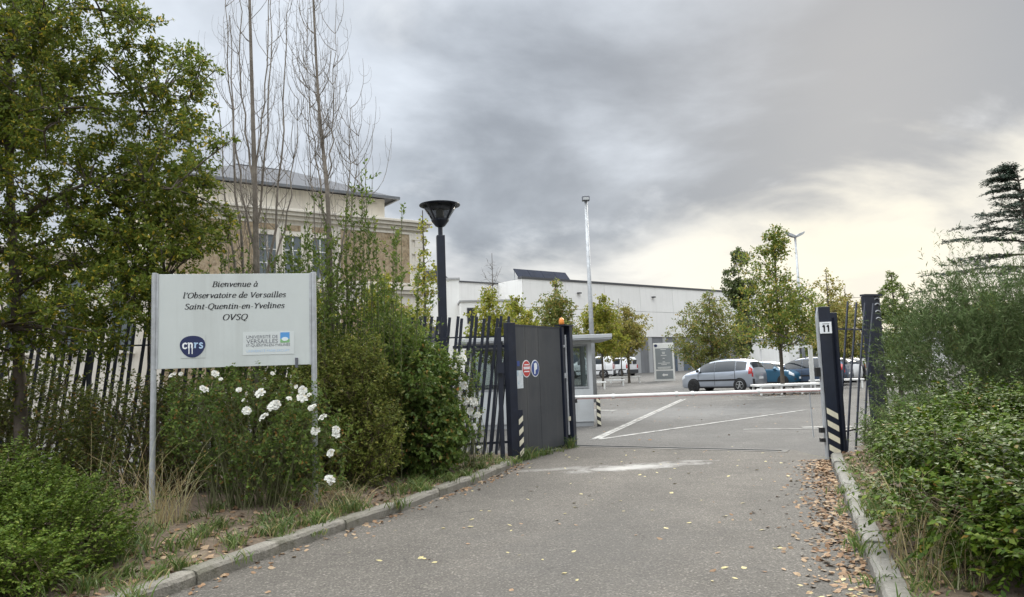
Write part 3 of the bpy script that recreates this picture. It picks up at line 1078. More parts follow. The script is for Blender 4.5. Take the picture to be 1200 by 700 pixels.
# ------------------------------------------------------------------ booth, barrier
M['booth'] = pmat('booth_panel', (0.50, 0.52, 0.53), 0.5, 0.06, 2.0, second=(0.42, 0.43, 0.43), lo=0.5, hi=0.8, streak=(0.38, 0.38, 0.36))
M['booth_dark'] = pmat('booth_frame', (0.30, 0.31, 0.32), 0.5, 0.1, 2.0)
M['glass'] = glass_mat('clear_glass', (0.88, 0.92, 0.92), .03, .82)
M['car_glass'] = glass_mat('car_glass', (0.30, 0.34, 0.36), .03, .35)
bt = thing('guard_booth', 'light grey guard booth with flat roof behind the open gate', 'booth', (0, 19.7, 0))
X0, X1, Y1 = -1.27, 2.06, 2.0
box_part('plinth', M['booth_dark'], bt, X0 + .02, X1 - .02, .02, Y1 - .02, -.05, .12)
box_part('wall', M['booth'], bt, X0, X1, 0, .06, .12, .98, bevel=.006)
box_part('wall', M['booth'], bt, X0, X1, Y1 - .06, Y1, .12, .98)
box_part('wall', M['booth'], bt, X0, X0 + .06, .061, Y1 - .061, .12, 2.2)
box_part('wall', M['booth'], bt, X1 - .06, X1, .061, Y1 - .061, .12, .98)
for xa, xb in ((X0, X0 + .1), (.25, .37), (X1 - .10, X1)):
    for ya, yb in ((0, .06), (Y1 - .06, Y1)):
        box_part('mullion', M['booth'], bt, xa, xb, ya, yb, .981, 2.199)
box_part('header', M['booth'], bt, X0 + .001, X1 - .001, .001, .062, 2.16, 2.30)
box_part('header', M['booth'], bt, X0 + .001, X1 - .001, Y1 - .061, Y1 - .001, 2.16, 2.30)
box_part('header', M['booth'], bt, X1 - .06, X1 - .002, .063, Y1 - .063, 2.16, 2.30)
for xa, xb in ((X0 + .1, .25), (.37, X1 - .10)):
    for yc in (.03, Y1 - .03):
        wdw = empty('window', (0, 0, 0)); wdw.parent = bt
        mb = MB()
        mb.box(xa, xa + .04, yc - .02, yc + .02, 1.0, 2.155); mb.box(xb - .04, xb, yc - .02, yc + .02, 1.0, 2.155)
        mb.box(xa + .04, xb - .04, yc - .02, yc + .02, 1.0, 1.045); mb.box(xa + .04, xb - .04, yc - .02, yc + .02, 2.11, 2.155)
        mb.build('frame', M['booth_dark'], wdw)
        box_part('pane', M['glass'], wdw, xa + .04, xb - .04, yc - .004, yc + .004, 1.045, 2.11)
box_part('pane', M['glass'], bt, X1 - .035, X1 - .028, .07, Y1 - .07, .985, 2.155)
box_part('counter', M['booth_dark'], bt, X0 + .1, X1 - .1, .1, .55, .9, .94)
box_part('roof', M['booth'], bt, X0 - .25, X1 + .52, -.35, Y1 + .3, 2.30, 2.40, bevel=.01)
box_part('roof_edge', M['booth_dark'], bt, X0 - .24, X1 + .51, -.34, Y1 + .29, 2.262, 2.299)

bo = thing('striped_bollard', 'black and cream striped corner guard at the booth', 'bollard', (2.16, 19.55, 0))
box_part('post', M['black'], bo, -.05, .05, -.04, .04, -.02, .78)
hazard_stripes(bo, -.048, .048, .03, .78, 4, -.041, .06)

br = thing('barrier', 'white lifting barrier boom with a red stripe across the entrance', 'barrier', (.95, 15.25, 0))
cb = box_part('cabinet', M['booth'], br, -.18, .18, -.14, .14, 0, 1.05, bevel=.015)
MB().tube([(.0, -.2, .95), (2.6, -.2, .945), (5.27, -.2, .93)], .036, 12).build('boom', M['white_paint'], br)
MB().box(.2, 5.24, -.239, -.232, .912, .920).build('stripe', M['red_stripe'], br)
for x in (1.02, 2.30, 2.62, 3.95):
    MB().lathe([(.045, -.03), (.05, -.025), (.05, .025), (.045, .03)], 12, (x, -.2, .945), 'x').build('collar', M['white_paint'], br)
MB().tube([(4.98, -.2, .9), (4.99, -.2, .45), (5.0, -.2, .0)], .011, 6).build('drop_leg', M['galv'], br)
MB().lathe([(.06, -.11), (.07, -.1), (.07, .1), (.06, .11)], 12, (0, -.2, .95), 'x').build('boom_clamp', M['black'], br)
rs = thing('barrier_rest', 'thin steel fork post that the barrier tip rests on', 'post', (6.18, 15.05, 0))
MB().tube([(0, 0, -.02), (0, 0, .86)], .03, 10).build('post', M['galv'], rs)
MB().bar((-.0, -.07, .86), (0, .07, .86), .04).build('fork', M['black'], rs)

# ------------------------------------------------------------------ lamps
M['smoked'] = glass_mat('smoked_lantern', (0.8, 0.8, 0.8), .1, .72)
M['smoked_hood'] = glass_mat('smoked_hood', (0.30, 0.31, 0.32), .15, .55)
lp = thing('street_lamp', 'black square lamp post with a flared conical lantern', 'street lamp', (-1.31, 13.8, 0), R(12))
box_part('pole', M['navy'], lp, -.077, .077, -.077, .077, -.05, 4.12, bevel=.01)
MB().tube([(0, 0, 4.1), (0, 0, 4.32)], .045, 10).build('neck', M['navy'], lp)
MB().lathe([(.05, 4.28), (.09, 4.30), (.165, 4.40), (.17, 4.43), (.06, 4.44)], 20).build('cup', M['navy'], lp, smooth=False)
MB().lathe([(.16, 4.425), (.335, 4.70), (.325, 4.70), (.15, 4.43)], 24).build('diffuser', M['smoked'], lp, smooth=True)
MB().lathe([(.06, 4.44), (.075, 4.46), (.075, 4.60), (.03, 4.62)], 14).build('bulb_cover', M['white_paint'], lp, smooth=True)
MB().lathe([(.345, 4.69), (.385, 4.692), (.39, 4.705), (.35, 4.708)], 28).build('rim', M['navy'], lp)
MB().lathe([(.375, 4.708), (.385, 4.705), (.382, 4.716), (.20, 4.735), (.02, 4.74)], 28).build('hood', M['smoked_hood'], lp, smooth=True)
for k in range(4):
    a = R(45 + 90 * k)
    MB().bar((.15 * math.cos(a), .15 * math.sin(a), 4.40), (.352 * math.cos(a), .352 * math.sin(a), 4.70), .03, .018).build('rib', M['navy'], lp)

ms = thing('light_mast', 'tall pale grey mast with a small floodlight on top', 'light mast', (3.50, 33.0, 0))
MB().tube([(0, 0, -.05), (0, 0, 4.0), (0, 0, 9.05)], [.125, .10, .065], 14).build('pole', M['galv'], ms, smooth=True)
box_part('floodlight', M['grey_ink'], ms, -.17, .17, -.16, .10, 9.05, 9.26, bevel=.02)
box_part('lens', M['booth'], ms, -.13, .13, -.165, -.155, 9.08, 9.2)

dl = thing('car_park_lamp', 'tall car park lamp with two upswept wing heads', 'street lamp', (17.35, 44.5, 0.08))
MB().tube([(0, 0, -.1), (0, 0, 4), (0, 0, 9.0)], [.10, .085, .06], 12).build('pole', M['galv'], dl, smooth=True)
for s in (-1, 1):
    MB().prism([(0.02 * s, 9.00), (.20 * s, 9.10), (.55 * s, 9.22), (.56 * s, 9.17), (.42 * s, 9.02), (.16 * s, 8.90), (.02 * s, 8.88)], -.16, .16, 'y').build('lamp_head', M['galv'], dl, bevel=.01)


# ------------------------------------------------------------------ totem, rails, portal
M['totem_grey'] = pmat('totem_grey', (0.235, 0.255, 0.265), 0.4, 0.08, 1.5)
tz = float(gz(59))
to = thing('information_totem', 'grey information totem with pale frame, text lines and an arrow', 'sign', (11.9, 59, tz), R(-6))
box_part('frame', M['white_paint'], to, -.80, .80, 0, .14, -.05, 3.0, bevel=.02)
box_part('panel', M['totem_grey'], to, -.66, .66, -.02, .0, .92, 2.58)
box_part('panel', M['totem_grey'], to, -.66, .66, -.02, .0, .16, .80)
disc(-.60, 2.80, .13, .11, -.02, -.001).build('emblem', M['logo_navy'], to)
rt = random.Random(8)
for z, w in ((2.46, .22), (2.24, .12), (2.14, .10), (2.0, .22), (1.76, .08), (1.48, .10), (1.38, .46), (1.26, .22), (1.06, .52), (.97, .5)):
    box_part('text_line', M['white_paint'], to, -.02 - w, -.02 + w, -.03, -.021, z, z + .045)
MB().prism([(-.22, .47), (-.05, .60), (-.05, .53), (.24, .53), (.24, .41), (-.05, .41), (-.05, .34)], -.035, -.021, 'y').build('arrow', M['white_paint'], to)
box_part('text_line', M['white_paint'], to, .25, .62, -.012, -.001, 2.77, 2.81)


def low_rail(loc, L, depth, h, rz, label, n=2):
    t = thing('low_rail', label, 'rail', loc, rz, 'white rails around the car park trees')
    box_part('top', M['white_paint'], t, -L / 2, L / 2, -depth / 2, depth / 2, h - .09, h, bevel=.01)
    for i in range(n):
        x = -L / 2 + .12 + (L - .24) * i / (n - 1)
        for s in (-1, 1):
            box_part('leg', M['white_paint'], t, x - .045, x + .045, s * (depth / 2 - .06) - .04, s * (depth / 2 - .06) + .04, -.05, h - .09)
    return t


low_rail((6.55, 52, float(gz(52))), 2.2, .5, .45, R(-3), 'white low rail at the foot of the green tree before the vans')
low_rail((8.5, 57.4, float(gz(57.4))), 2.4, .5, .50, R(-4), 'white low rail at the foot of the yellowing tree before the vans')
low_rail((5.32, 47.6, float(gz(47.6))), 1.0, .5, .48, R(-3), 'short white low rail half hidden by the guard booth')
low_rail((12.55, 34.4, 0), 3.0, 1.3, .47, R(-2), 'long white low rail around the trunk of the maple by the silver car', 4)
low_rail((16.6, 38.5, 0.02), 2.6, .6, .47, R(-4), 'white low rail seen between the leaning bars and the numbered post', 3)
low_rail((21.5, 41.5, 0.05), 3.0, .6, .5, R(-4), 'white low rail partly behind the broad black pillar', 3)

po = thing('height_portal', 'white height limit portal standing over the parked cars', 'portal', (14.85, 37.2, 0), math.atan2(9.8, .75))
box_part('post', M['white_paint'], po, -.08, .08, -.09, .09, 0, 2.26)
box_part('post', M['white_paint'], po, 9.75, 9.87, -.06, .06, 0, 2.40)
MB().bar((.08, 0, 2.20), (9.75, 0, 2.34), .09).build('crossbar', M['white_paint'], po)

# ------------------------------------------------------------------ vehicles
def catmull(A, k):
    """smooth interpolation of rows of A at k steps per interval"""
    A = np.asarray(A, float)
    Q = np.concatenate([[2 * A[0] - A[1]], A, [2 * A[-1] - A[-2]]])
    out = []
    for i in range(len(A) - 1):
        a, b_, c, d = Q[i:i + 4]
        for t in np.arange(k) / k:
            out.append(.5 * (2 * b_ + (c - a) * t + (2 * a - 5 * b_ + 4 * c - d) * t * t * .8 + (3 * b_ - a - 3 * c + d) * t ** 3 * .8 + (c - b_) * 0 + .2 * (2 * (c - b_) * (t * t * (3 - 2 * t)) - (c - a) * t)))
    return np.array(out + [A[-1]])


KU, KV = 6, 5


def car(name, label, loc, rz, S, paint, wheels, wr, glass, features, group=None):
    """S: stations from the front bumper to the tail: x, z_bottom, z_belt, z_roof, w_sill, w_belt, w_roof"""
    t = thing(name, label, 'van' if 'van' in name else 'car', loc, rz, group)
    S = catmull(S, KU)
    rows = []
    for (x, zb, zl, zr, ws, wb, wr_) in S:
        h = zr - zl
        prof = np.array([(0, zb), (ws * .86, zb), (ws * .98, zb + .10), (ws, zb + (zl - zb) * .55), (wb, zl), (wr_ + (wb - wr_) * .12, zl + h * .82), (wr_ * .72, zr - .012), (0, zr + .012)])
        p = catmull(prof, KV)
        rows.append([(x, yy_, zz_) for yy_, zz_ in p])
    G_ = np.array(rows)                                  # (nu, nv, 3), right half (y > 0)
    nu, nv = G_.shape[:2]

    def grid_mesh(nm, Gd, mat, parent, flip=False):
        a, b_ = Gd.shape[:2]
        i, j = np.meshgrid(np.arange(a - 1), np.arange(b_ - 1), indexing='ij')
        q = (i * b_ + j).ravel()
        F = np.stack([q, q + 1, q + b_ + 1, q + b_], 1)
        if flip:
            F = F[:, ::-1]
        return link(nm, fast_mesh(nm, Gd.reshape(-1, 3), F), mat, parent, smooth=True)

    full = np.concatenate([G_, (G_ * np.array([1, -1, 1]))[:, -2:0:-1]], 1)
    full = np.concatenate([full, full[:, :1]], 1)
    a, b_ = full.shape[:2]
    i, j = np.meshgrid(np.arange(a - 1), np.arange(b_ - 1), indexing='ij')
    q = (i * b_ + j).ravel()
    F = [tuple(f) for f in np.stack([q, q + 1, q + b_ + 1, q + b_], 1)]
    F += [tuple(range(b_ - 1)), tuple(range((a - 1) * b_, a * b_ - 1))[::-1]]
    me = MB().add(full.reshape(-1, 3), F).mesh('body')
    body = link('body', me, paint, t, smooth=True)

    def patch(nm, u0, u1, v0, v1, mat, off=.008, sides=(1, -1), parent=None):
        """a piece laid on the body's surface between stations u0..u1 and profile points v0..v1"""
        us, vs_ = np.linspace(u0 * KU, u1 * KU, max(3, int((u1 - u0) * 6) + 2)), np.linspace(v0 * KV, v1 * KV, max(3, int((v1 - v0) * 5) + 2))
        def samp(uu, vv):
            uu, vv = min(max(uu, 0), nu - 1.001), min(max(vv, 0), nv - 1.001)
            i0, j0 = int(uu), int(vv)
            fu, fv = uu - i0, vv - j0
            return (G_[i0, j0] * (1 - fu) * (1 - fv) + G_[i0 + 1, j0] * fu * (1 - fv) + G_[i0, j0 + 1] * (1 - fu) * fv + G_[i0 + 1, j0 + 1] * fu * fv)
        P = np.array([[samp(u, v) for v in vs_] for u in us])
        du, dv = np.gradient(P, axis=0), np.gradient(P, axis=1)
        Nn = np.cross(dv, du)
        Nn /= np.linalg.norm(Nn, axis=2)[..., None] + 1e-9
        c = np.array([P[..., 0].mean(), 0, .7])
        if ((P.mean((0, 1)) - c) * Nn.mean((0, 1))).sum() < 0:
            Nn = -Nn
        P = P + Nn * off
        out = []
        for s in sides:
            Q = P * np.array([1, s, 1])
            if v1 >= 6.99 and s == 1:                     # crosses the roof line: mirror into one piece
                Q = np.concatenate([P, (P * np.array([1, -1, 1]))[:, -2::-1]], 1)
                return [grid_mesh(nm, Q, mat, parent or t)]
            out.append(grid_mesh(nm, Q, mat, parent or t, s < 0))
        return out

    for ft in features:
        nm, u0, u1, v0, v1, mt = ft[:6]
        patch(nm, u0, u1, v0, v1, mt, ft[6] if len(ft) > 6 else .008)
    for wx in wheels:
        w_half = float(np.interp(-wx, -S[:, 0], S[:, 4]))
        for s in (-1, 1):
            c = (wx, s * w_half, wr)
            disc_ = MB().lathe([(wr * 1.13, -.03), (wr * 1.16, -.005), (wr * 1.16, .004), (wr * 1.12, .007)][::s], 24, (wx, s * (w_half) + s * .0, wr * 1.02), 'y')
            disc_.build('wheel_arch', M['black'], t)
            wh = empty('wheel', (wx, s * (w_half - .06), wr)); wh.parent = t
            MB().lathe([(wr * .62, -.10), (wr * .95, -.10), (wr, -.07), (wr, .07), (wr * .95, .09), (wr * .64, .095)], 28, (0, 0, 0), 'y').build('tyre', M['black'], wh, smooth=False)
            mb = MB()
            mb.lathe([(wr * .66, s * .06), (wr * .66, s * .105), (wr * .60, s * .11), (wr * .57, s * .06)], 24, (0, 0, 0), 'y')
            for k in range(5):
                a_ = 2 * math.pi * k / 5 + .3
                mb.bar((0, s * .09, 0), (wr * .62 * math.cos(a_), s * .1, wr * .62 * math.sin(a_)), wr * .2, .03)
            mb.lathe([(wr * .16, s * .07), (wr * .16, s * .115), (.01, s * .12)], 12, (0, 0, 0), 'y')
            mb.build('rim', M['rim'] if wheels.index(wx) or 'silver' not in label else M['black'], wh)
    return t


M['rim'] = pmat('alloy_rim', (0.45, 0.46, 0.47), 0.35, 0.1, 8.0, metal=0.7)
M['silver_car'] = pmat('silver_car_paint', (0.40, 0.435, 0.50), 0.30, 0.05, 2.0, metal=0.55, coat=0.6)
M['blue_car'] = pmat('teal_blue_car_paint', (0.016, 0.085, 0.155), 0.3, 0.06, 2.0, metal=0.2, coat=0.6)
M['slate_car'] = pmat('slate_blue_car_paint', (0.055, 0.085, 0.14), 0.3, 0.06, 2.0, metal=0.3, coat=0.6)
M['dark_car'] = pmat('black_car_paint', (0.014, 0.014, 0.018), 0.25, 0.1, 2.0, coat=0.6)
M['white_car'] = pmat('white_car_paint', (0.74, 0.75, 0.76), 0.35, 0.04, 2.0, coat=0.4)
M['tail'] = pmat('red_lens', (0.42, 0.02, 0.018), 0.15, 0.1, 9.0, coat=0.6)
M['head'] = pmat('headlight_lens', (0.62, 0.65, 0.68), 0.1, 0.1, 9.0, coat=0.6)
M['trim'] = pmat('grey_plastic_trim', (0.04, 0.042, 0.046), 0.6, 0.1, 4.0)
gl = M['car_glass']

mpv = [(2.13, .30, .58, .62, .58, .60, .50), (2.06, .22, .72, .79, .78, .78, .62), (1.82, .19, .86, .97, .87, .83, .66), (1.34, .19, .92, 1.10, .89, .86, .70),
       (.66, .19, .94, 1.45, .89, .87, .63), (.05, .19, .95, 1.58, .90, .88, .62), (-.75, .19, .97, 1.61, .90, .88, .62), (-1.42, .19, .99, 1.58, .89, .87, .61), (-1.84, .21, 1.01, 1.47, .87, .85, .58), (-2.05, .25, 1.0, 1.16, .84, .80, .60), (-2.15, .34, .86, .90, .76, .72, .56)]
mpv_feat = [('windscreen', 3.12, 4.35, 4.95, 7, gl), ('side_window', 3.55, 4.94, 4.07, 5.12, gl), ('side_window', 5.0, 6.47, 4.07, 5.12, gl), ('side_window', 6.54, 7.62, 4.12, 5.05, gl),
            ('rear_window', 8.08, 8.97, 4.9, 7, gl), ('headlight', .75, 1.9, 3.5, 4.25, M['head']), ('tail_light', 8.05, 9.0, 3.55, 4.5, M['tail'], .014), ('tail_light', 8.8, 9.35, 3.2, 3.75, M['tail'], .014),
            ('side_moulding', 3.1, 7.1, 2.78, 3.04, M['black'], .018), ('bumper', 9.05, 9.98, 1.5, 2.9, M['trim'], .01), ('bumper', .02, .9, 1.5, 2.3, M['trim'], .01),
            ('door_seam', 4.95, 4.985, 2.1, 5.1, M['trim'], .004), ('door_seam', 6.48, 6.52, 2.1, 5.1, M['trim'], .004), ('door_seam', 3.45, 3.48, 2.1, 4.1, M['trim'], .004), ('sill', 2.9, 7.3, 1.2, 1.9, M['trim'], .006),
            ('door_handle', 4.6, 4.85, 3.6, 3.72, M['silver_car'], .03), ('door_handle', 6.1, 6.35, 3.6, 3.72, M['silver_car'], .03)]


def mirrors(t, x, y, z, mat):
    for s in (-1, 1):
        mb = MB().lathe([(.02, -.08), (.075, -.05), (.085, 0), (.075, .06), (.02, .09)], 12, (x, s * y, z), 'y')
        mb.build('mirror', mat, t, smooth=True)


c1 = car('parked_car', 'silver people carrier parked side on behind the barrier', (11.05, 39.5, .03), math.pi - R(41), mpv, M['silver_car'], (1.32, -1.36), .315, gl, mpv_feat, 'cars parked beyond the barrier')
c1.scale = (.96, 1.0, 1.04)
mirrors(c1, 1.02, .96, 1.06, M['trim'])
for s in (-1, 1):
    MB().tube([(.4, s * .56, 1.585), (-.3, s * .57, 1.645), (-1.3, s * .56, 1.60)], .018, 6).build('roof_rail', M['trim'], c1)
box_part('number_plate', M['white_ink'], c1, -2.175, -2.14, -.26, .26, .60, .71)

hatch = [(1.88, .30, .58, .61, .56, .58, .5), (1.80, .22, .70, .75, .75, .74, .6), (1.5, .18, .84, .90, .83, .79, .64), (.98, .18, .93, 1.0, .85, .82, .66), (.40, .18, .96, 1.34, .85, .83, .58), (-.1, .18, .97, 1.44, .86, .84, .56),
         (-.7, .18, .99, 1.45, .86, .84, .56), (-1.25, .18, 1.02, 1.38, .85, .82, .55), (-1.6, .2, 1.03, 1.24, .83, .80, .54), (-1.8, .25, .98, 1.06, .79, .75, .56), (-1.88, .33, .82, .85, .7, .66, .52)]
hatch_feat = [('windscreen', 3.12, 4.3, 4.95, 7, gl), ('side_window', 3.65, 4.95, 4.12, 5.05, gl), ('side_window', 5.03, 6.6, 4.12, 5.05, gl), ('side_window', 6.7, 7.4, 4.2, 4.9, gl), ('rear_window', 7.9, 8.9, 4.9, 7, gl),
              ('headlight', .7, 1.8, 3.5, 4.25, M['head']), ('tail_light', 8.3, 9.2, 3.4, 4.3, M['tail'], .014), ('bumper', 9.05, 9.98, 1.5, 2.6, M['trim'], .01), ('grille', .02, .7, 2.0, 3.0, M['trim'], .01),
              ('door_seam', 4.97, 5.01, 2.1, 5.1, M['trim'], .004), ('door_seam', 6.62, 6.66, 2.1, 5.1, M['trim'], .004), ('sill', 2.9, 7.3, 1.2, 1.9, M['trim'], .006)]
c2 = car('parked_car', 'teal blue small hatchback between the silver car and the slate estate', (15.1, 43.8, .07), R(-50), hatch, M['blue_car'], (1.2, -1.2), .30, gl, hatch_feat, 'cars parked beyond the barrier')
mirrors(c2, .75, .92, 1.0, M['blue_car'])
box_part('number_plate', M['white_ink'], c2, 1.87, 1.91, -.26, .26, .42, .53)

est = [(x * 1.06, a_, b_, c_ * 1.0, d_, e_, f_) for (x, a_, b_, c_, d_, e_, f_) in mpv]
est_feat = [f for f in mpv_feat if f[0] != 'door_handle']
c3 = car('parked_car', 'slate blue estate car with roof rails beside the white portal post', (16.9, 42.9, .06), math.pi - R(38), est, M['slate_car'], (1.38, -1.42), .33, gl, est_feat, 'cars parked beyond the barrier')
mirrors(c3, 1.05, .96, 1.06, M['slate_car'])
for s in (-1, 1):
    MB().tube([(.4, s * .56, 1.585), (-.3, s * .57, 1.66), (-1.4, s * .56, 1.62)], .02, 6).build('roof_rail', M['trim'], c3)
box_part('number_plate', M['white_ink'], c3, -2.30, -2.265, -.26, .26, .60, .71)

c4 = car('parked_car', 'black hatchback seen from behind through the leaning bars', (21.6, 48.0, .12), R(70), hatch, M['dark_car'], (1.2, -1.2), .30, gl, hatch_feat, 'cars parked beyond the barrier')
c5 = car('parked_car', 'white hatchback half hidden behind the numbered gate post', (19.3, 46.0, .10), math.pi - R(50), hatch, M['white_car'], (1.2, -1.2), .30, gl, hatch_feat, 'cars parked beyond the barrier')

van = [(2.10, .32, .70, .74, .60, .60, .5), (2.0, .24, .92, .98, .78, .78, .62), (1.65, .22, 1.05, 1.12, .86, .83, .68), (1.25, .22, 1.10, 1.25, .88, .85, .70), (.75, .22, 1.12, 1.66, .89, .87, .68), (.3, .22, 1.12, 1.82, .9, .88, .69),
       (-.6, .22, 1.12, 1.86, .9, .88, .70), (-1.5, .22, 1.12, 1.86, .9, .88, .70), (-1.95, .22, 1.12, 1.84, .89, .87, .70), (-2.08, .24, 1.12, 1.72, .88, .86, .70), (-2.12, .30, 1.10, 1.55, .84, .82, .68)]
van_feat = [('windscreen', 3.2, 4.6, 4.95, 7, gl), ('side_window', 3.8, 5.2, 4.1, 5.0, gl), ('side_window', 5.5, 6.6, 4.12, 5.0, gl), ('headlight', .75, 1.7, 3.5, 4.25, M['head']), ('tail_light', 9.0, 9.7, 3.0, 4.3, M['tail'], .014),
            ('bumper', .02, 1.2, 1.5, 2.4, M['trim'], .01), ('door_seam', 5.3, 5.33, 2.1, 5.1, M['trim'], .004), ('door_seam', 6.9, 6.94, 2.1, 5.1, M['trim'], .004), ('side_moulding', 3.2, 8.6, 2.7, 2.9, M['trim'], .012), ('sill', 2.9, 8.3, 1.1, 1.8, M['trim'], .006)]


def rear_doors(t):
    for s in (-1, 1):
        box_part('rear_window', gl, t, -2.16, -2.125, s * .39 - .30, s * .39 + .30, 1.16, 1.58)
        box_part('tail_light', M['tail'], t, -2.15, -2.08, s * .80 - .06, s * .80 + .06, .75, 1.1)
    box_part('bumper', M['trim'], t, -2.22, -2.05, -.84, .84, .26, .62, bevel=.03)


v1 = car('parked_van', 'white delivery van with its rear doors towards the yellowing tree', (11.1, 80.0, float(gz(80))), R(98) + R(30), van, M['white_car'], (1.35, -1.3), .33, gl, van_feat, 'white vans parked at the hangar')
rear_doors(v1)
v1.scale = (1.0, 1.0, 1.05)
v2 = car('parked_van', 'long white van seen past the guard booth', (7.55, 75.5, float(gz(75.5))), R(168), van, M['white_car'], (1.35, -1.3), .33, gl, van_feat, 'white vans parked at the hangar')
rear_doors(v2)
v2.scale = (1.2, 1.1, 1.15)

# ------------------------------------------------------------------ hangar
M['conc_panel'] = pmat('pale_concrete_panel', (0.80, 0.79, 0.765), 0.85, 0.05, 0.35, 0.1, 8, second=(0.74, 0.73, 0.705), lo=0.48, hi=0.75, streak=(0.69, 0.68, 0.65))
M['joint'] = pmat('dark_joint', (0.20, 0.20, 0.20), 0.9, 0.1, 2.0)  # dark grey core that shows in the joints between the panels
M['lower_wall'] = pmat('grey_lower_wall', (0.19, 0.195, 0.205), 0.8, 0.12, 0.6, streak=(0.14, 0.14, 0.14))
M['coping'] = pmat('dark_coping', (0.07, 0.072, 0.078), 0.5, 0.1, 1.0)
M['solar'] = pmat('solar_cell', (0.02, 0.026, 0.045), 0.6, 0.2, 1.0)
M['solar'].node_tree.nodes['Principled BSDF'].inputs['Specular IOR Level'].default_value = 0.1
M['door_blue'] = pmat('door_slate', (0.09, 0.12, 0.16), 0.5, 0.1, 2.0)
HA = math.atan2(83.6 - 64, 24.6 - .95)
hg = thing('hangar', 'long pale concrete hangar with dark coping behind the car park trees', 'building', (.95, 64, 0), HA)
HL = 36.0
box_part('core', M['joint'], hg, 0.05, HL, .12, 26, .0, 9.45)
box_part('lower_wall', M['lower_wall'], hg, .02, HL + .02, .10, .20, .0, 4.32)
pw = 5.15
me = MB().box(.015, pw - .015, 0, .14, 4.36, 6.88).mesh('panel'); me.materials.append(M['conc_panel'])
me2 = MB().box(.015, pw - .015, 0, .14, 6.91, 9.42).mesh('panel'); me2.materials.append(M['conc_panel'])
for i in range(7):
    for m_ in (me, me2):
        o = link('panel', m_, None, hg, (i * pw, 0, 0))
box_part('end_wall', M['conc_panel'], hg, -.03, .05, .0, 3.4, 0, 9.42)
box_part('coping', M['coping'], hg, -.1, HL + .1, -.08, .5, 9.44, 9.62)
M['stripe'] = pmat('pale_pilaster', (0.36, 0.365, 0.37), 0.8, 0.08, 1.0)
for i in range(16):
    x = .6 + i * 2.25
    box_part('pilaster', M['stripe'], hg, x, x + (.55 if i % 3 else .95), -.02, .10, .0, 4.3)
for x, w in ((5.3, 1.1), (12.0, 1.1), (20.6, 2.6), (28.9, 1.2)):
    dr = box_part('door', M['door_blue'], hg, x, x + w, .03, .098, .0, 2.7)
    box_part('door_frame', M['stripe'], dr, x - .08, x + w + .08, .05, .096, 2.72, 2.84)
for x in (6.6, 17.2, 26):
    lm = MB(); lm.box(x, x + .35, -.28, 0, 8.35, 8.47); lm.build('wall_lamp', M['coping'], hg)
# the recessed wing left of the corner
box_part('wing_wall', M['conc_panel'], hg, -9.0, 0.02, 3.4, 12, .0, 9.3)
box_part('wing_coping', M['coping'], hg, -9.1, .02, 3.32, 3.8, 9.3, 9.42)
for k in range(3):
    wd_ = box_part('window', M['coping'], hg, -8.3 + k * 2.6, -6.3 + k * 2.6, 3.30, 3.39, 5.6, 6.9)
    for q in range(2):
        box_part('pane', M['car_glass'], wd_, -8.22 + k * 2.6 + q * .94, -7.34 + k * 2.6 + q * .94, 3.27, 3.298, 5.68, 6.82)

sa = thing('solar_array', 'tilted row of dark solar panels on the hangar roof corner', 'solar panels', (.95, 64, 9.6), HA)
for i in range(4):
    x = .7 + i * 1.62
    pnl = MB().add([(x, 1.2, .05), (x + 1.58, 1.2, .05), (x + 1.58, 2.0, 1.0), (x, 2.0, 1.0), (x, 1.24, .0), (x + 1.58, 1.24, .0), (x + 1.58, 2.04, .95), (x, 2.04, .95)], [(0, 1, 2, 3), (7, 6, 5, 4), (0, 4, 5, 1), (1, 5, 6, 2), (2, 6, 7, 3), (3, 7, 4, 0)]).build('solar_panel', M['solar'], sa)
    MB().bar((x + .1, 2.0, -.1), (x + .1, 2.0, .92), .05).build('strut', M['galv'], sa)
    MB().bar((x + .1, 1.25, -.1), (x + .1, 1.25, .06), .05).build('strut', M['galv'], sa)

for o_ in (hg, sa):          # the hall stands well behind the vans
    o_.scale = (1.22, 1.22, 1.22)
    o_.location = (.95 * 1.22, 64 * 1.22, 1.55 + 1.22 * (o_.location[2] - 1.55))

# white annexe between the old building and the hangar
M['render_white'] = pmat('white_render', (0.74, 0.74, 0.72), 0.85, 0.05, 0.5, streak=(0.62, 0.61, 0.58))
an = thing('annexe', 'plain white rendered annexe beside the old stone building', 'building', (-8.6, 62, 0), R(6))
box_part('wall', M['render_white'], an, -3, 4.15, 0, 8, 0, 9.35)
box_part('coping', M['stripe'], an, -3.1, 4.25, -.1, 8.1, 9.35, 9.5)
rf_ = MB().prism([(-1.5, 9.5), (3.4, 9.5), (2.6, 10.3), (-1.0, 10.3)], 1.0, 5.0, 'y').build('roof_box', M['coping'], an)
wd_ = box_part('window', M['coping'], an, 4.16, 4.22, 2.0, 4.0, 6.0, 8.0)
box_part('window', M['coping'], an, 1.2, 2.2, -.03, .0, 4.0, 5.4)
l2 = thing('annexe', 'low white block with a dark doorway between annexe and hangar', 'building', (-4.2, 60, 0), R(8))
box_part('wall', M['render_white'], l2, .0, 4.4, 0, 6, 0, 7.2)
box_part('coping', M['stripe'], l2, -.1, 4.5, -.1, 6.1, 7.2, 7.32)
wd_ = box_part('window', M['coping'], l2, .5, 1.3, -.05, .0, 5.4, 6.7)
box_part('pane', M['car_glass'], wd_, .56, 1.24, -.07, -.052, 5.46, 6.64)

